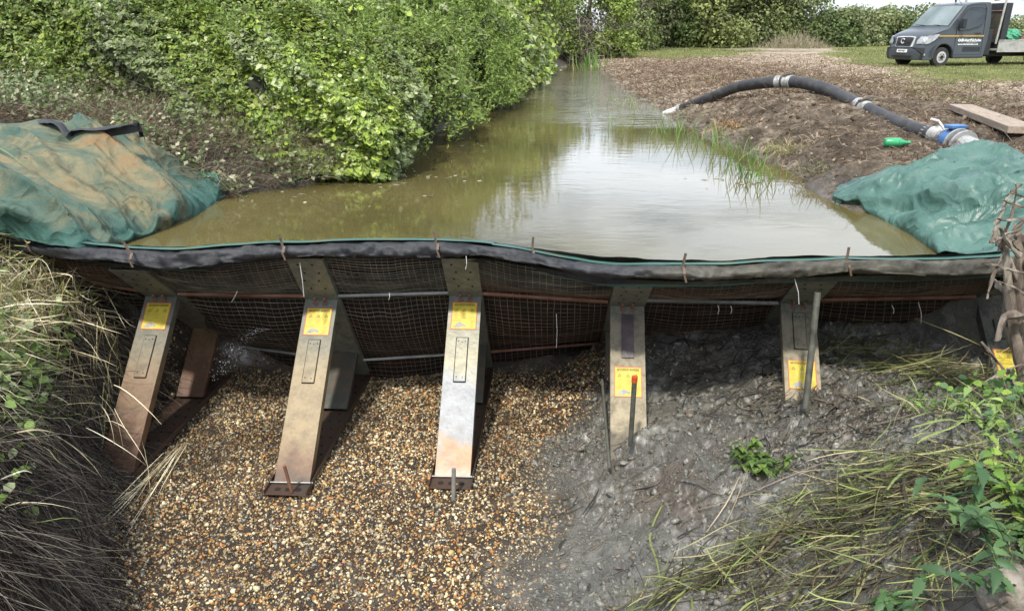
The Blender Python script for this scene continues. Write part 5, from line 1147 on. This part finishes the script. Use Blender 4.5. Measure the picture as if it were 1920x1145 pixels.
# wheels
for u_, s_ in ((0, -1), (0, 1), (WB, -1), (WB, 1)):
    wr_ = bpy.data.objects.new('wheel', None); COL.objects.link(wr_); wr_.parent = tr; wr_.location = (u_, s_*.87, .345)
    m = MB(); rr_ = [.20, .29, .335, .345, .345, .335, .29, .20]; yy_ = [-.09, -.11, -.10, -.07, .07, .10, .11, .09]; m.tube([(0, y_, 0) for y_ in yy_], rr_, 28); m.build('tyre', M_tyre, wr_, smooth=True)
    m = MB(); m.tube([(0, s_*.095, 0), (0, s_*.118, 0)], [.205, .20], 24); rim = m.build('rim', M_rim, wr_, smooth=True)
    m = MB(); m.disc((0, s_*.121, 0), (0, 1, 0), .15, .006, 20); m.build('dish', M_alu, wr_)
    m = MB(); m.disc((0, s_*.13, 0), (0, 1, 0), .065, .03, 12)
    for q in range(6): m.disc((.11*math.cos(q*1.047), s_*.126, .11*math.sin(q*1.047)), (0, 1, 0), .022, .006, 8)
    m.build('hub', M_hole, wr_)
# arch liner
m = MB(); m.tube([(.455*math.cos(a), -.985, .36+.455*math.sin(a)) for a in np.linspace(0, math.pi, 14)], .022, 6); m.build('wheel_arch', M_blk, tr, smooth=True)
# door lines, stripe, handle, side strip, lettering
def strip(pts, wd, name, mt, off=.006):
    m = MB(); 
    for (a, b_), (c_, d_) in zip(pts[:-1], pts[1:]):
        p0 = Vector((a, -(hw(a, b_)+off), b_)); p1 = Vector((c_, -(hw(c_, d_)+off), d_)); dd = (p1-p0); nn = Vector((0, -1, 0)); sd_ = dd.normalized().cross(nn)*wd/2
        m.add([p0-sd_, p0+sd_, p1+sd_, p1-sd_, p0-sd_-nn*.012, p0+sd_-nn*.012, p1+sd_-nn*.012, p1-sd_-nn*.012], [(0, 1, 2, 3), (4, 7, 6, 5), (0, 4, 5, 1), (1, 5, 6, 2), (2, 6, 7, 3), (3, 7, 4, 0)])
    return m.build(name, mt, tr)
strip([(.46, .42), (.47, 1.0), (.44, 1.3), (.60, 1.75), (.86, 2.08), (1.1, 2.14), (1.62, 2.14), (1.72, 2.0), (1.73, .42), (.46, .42)], .012, 'door_seam', M_hole, .003)
strip([(-.28, 1.075), (1.72, 1.075)], .045, 'gold_stripe', M_gold, .005)
strip([(.86, .62), (1.66, .62)], .16, 'side_moulding', M_blk, .008)
strip([(.5, .33), (1.85, .33)], .05, 'sill_trim', M_blk, .006)
dh_ = MB(); dh_.box((1.45, -1.015, 1.17), (.20, .035, .05)); dh_.build('door_handle', M_blk, tr, bevel=.01)
Ms = lambda u_, z_: Matrix([[1, 0, 0, u_], [0, 0, -1, -(hw(u_, z_)+.008)], [0, 1, 0, z_], [0, 0, 0, 1]])
text_obj('lettering', 'RobertNicholas', .135, Ms(1.19, .93), M_white, tr, .002)
text_obj('lettering', 'www.robertnicholas.co.uk', .085, Ms(1.06, .79), M_white, tr, .002)
m = MB(); m.prism([(-.24, -.004), (.24, -.004), (.24, .006), (-.24, .006)], Ms(1.21, .865), .003); m.build('lettering', M_white, tr)
m = MB()
for dx in (-.055, .055): m.prism([(dx-.075, 0), (dx-.01, .055), (dx+.02, .055), (dx-.03, 0), (dx+.02, -.05), (dx-.01, -.05)], Ms(.70, .93), .003); m.prism([(dx+.03, .05), (dx+.075, 0), (dx+.03, -.05), (dx+.005, -.03), (dx+.03, 0), (dx+.01, .03)], Ms(.70, .93), .003)
m.build('logo', M_white, tr)
for s_ in (-1, 1):
    m = MB(); m.box((.56, s_*1.12, 1.50), (.12, .20, .34)); m.box((.56, s_*1.0, 1.40), (.05, .12, .05)); m.build('mirror', M_blk, tr, bevel=.03)
m = MB(); m.disc((1.02, -.1, 2.28), (0, 0, 1), .03, .08, 8); m.disc((1.02, -.1, 2.34), (0, 0, 1), .06, .05, 12); m.build('roof_beacon', M_blk, tr, smooth=True)
m = MB(); m.tube([(.95, -.45, 2.2), (.70, -.45, 2.38)], .008, 5); m.build('aerial', M_blk, tr)
# chassis, bed, headboard
m = MB(); m.box((3.6, 0, .44), (4.2, .9, .2)); m.build('chassis', M_blk, tr)
m = MB(); m.box((2.12, 0, .85), (.30, 1.7, .9)); m.build('tank_housing', M_blk, tr, bevel=.02)
m = MB(); m.box((4.55, 0, .60), (4.3, 2.06, .07)); m.build('bed_floor', M_alu, tr)
for s_ in (-1, 1):
    m = MB(); m.box((4.55, s_*1.045, .72), (4.3, .035, .44)); m.box((4.55, s_*1.068, .92), (4.3, .014, .03)); m.box((4.55, s_*1.068, .52), (4.3, .014, .03)); m.build('dropside', M_alu, tr, bevel=.004)
for y_ in (-.92, .92):
    m = MB(); m.tube([(2.40, y_, .80), (2.44, y_, 1.6), (2.50, y_, 2.62)], .036, 8); m.build('headboard_post', M_alu, tr)
m = MB(); m.tube([(2.50, -.92, 2.55), (2.50, .92, 2.55)], .03, 8); m.tube([(2.46, -.92, 1.95), (2.46, .92, 1.95)], .02, 8); m.tube([(1.95, -.92, 2.28), (2.5, -.92, 2.36)], .022, 6); m.build('headboard_rail', M_rust, tr, smooth=True)
m = MB(); m.box((2.40, 0, 1.35), (.03, 1.8, 1.0)); m.build('headboard', M_dk, tr)
m = MB(); m.box((2.68, -.55, 1.43), (.26, .8, 1.58)); tb_ = m.build('tool_locker', M_blk, None, bevel=.02)
tb_.parent = None; tb_.matrix_world = Matrix.Translation(tpos) @ Matrix.Rotation(R(15), 4, 'Z'); tag(tb_, 'tall dark tool locker standing on the truck bed behind the cab', 'locker')
TW = Matrix.Translation(tpos) @ Matrix.Rotation(R(15), 4, 'Z')
def onbed(m, name, mt, label, cat_, group=None):
    o = m.build(name, mt); o.matrix_world = TW; return tag(o, label, cat_, group)
M_tim = material('brown_timber', [(.14, .07, .045), (.22, .12, .08), (.30, .2, .14)], 6, .8, bump=.003)
for i, (z_, y_, x_) in enumerate([(.72, -.6, 4.6), (.81, -.62, 4.7), (.90, -.55, 4.55), (.99, -.6, 4.75), (1.08, -.58, 4.6), (1.17, -.6, 4.8)]):
    m = MB(); m.box((x_+.2, y_, z_), (3.0, .5, .07), Matrix.Rotation(.01*(i % 3-1), 3, 'Z')); onbed(m, 'board', M_tim, ['bottom', 'second lowest', 'third lowest', 'third highest', 'second highest', 'topmost'][i]+' brown board in the stack on the truck bed', 'board', 'brown boards stacked on the truck bed')
M_net = material('green_netting', [(.02, .14, .07), (.05, .26, .14), (.10, .34, .22)], 12, .7, bump=.02, bscale=14)
bm = bmesh.new(); bmesh.ops.create_icosphere(bm, subdivisions=4, radius=1)
for v in bm.verts:
    s_ = v.co; nz = float(fbm(np.array([s_[0]*2+s_[2]*2]), np.array([s_[1]*2-s_[2]]), 1.2, 4, 181)[0]); v.co = Vector((s_.x*.42, s_.y*.5, s_.z*.24))*(1+.3*nz)
me_ = bpy.data.meshes.new('net_heap'); bm.to_mesh(me_); bm.free(); nh_ = link('net_heap', me_, M_net); nh_.matrix_world = TW @ Matrix.Translation((3.15, -.62, 1.08)); tag(nh_, 'crumpled heap of green netting on the truck bed', 'netting')
m = MB(); m.box((3.2, -.6, .76), (.8, .6, .24)); onbed(m, 'crate', M_tim, 'low brown crate under the green netting on the truck bed', 'crate')

# dry tussocks and stems on the dug bank
for px, py, n, h, cs, lb in [(1475, 285, 260, .24, [(.30, .24, .12), (.22, .24, .09), (.36, .30, .18)], 'yellowish grass tussock hanging over the water edge of the dug bank'), (1545, 325, 260, .20, [(.13, .13, .07), (.20, .19, .11), (.09, .08, .05)], 'dull green grass tussock low on the bank left of the teal sheet'),
                             (1375, 238, 200, .22, [(.28, .17, .08), (.34, .23, .12)], 'orange brown dead grass tuft below the hose'), (1540, 262, 60, .24, [(.34, .27, .19)], 'few pale dead stalks sticking up from the soil below the hose')]:
    c = PT(px, py); q = rng.normal(size=(n, 3))*[.13, .13, 0]; d = rng.normal(size=(n, 3))*.7+[-.2, -.2, .7]
    o = ribbons('tussock', curl(q, d, h*rng.uniform(.4, 1.2, n), 6, .4, .35), .006, M_straw, pal(n, cs, .2)); o.location = c; tag(o, lb, 'grass tussock')

# lumps of wet clay standing out of the trampled mud
p = surf_pts(30000, -.2, 3.9, 2.6, 5.6, lambda x, y: (rng.random(len(x)) < region(x, y)[2]*(.25+.75*ss(-.15, .2, fbm(x, y, 1.4, 3, 191)))), -.004); n = len(p)
tag(stones('mud_clods', p, rng.lognormal(math.log(.026), .45, n).clip(.010, .085), material('wet_clay', attr=True, scale=25, rough=.42, vary=.3, spec=.6, bump=.012, bscale=45), (pal(n, [(.145, .142, .122), (.175, .168, .142), (.10, .098, .082), (.13, .108, .082)], .12)), jit=.42, flat=.55, tilt=.8), 'crumbly lumps of wet grey clay in the trampled mud', kind='stuff')
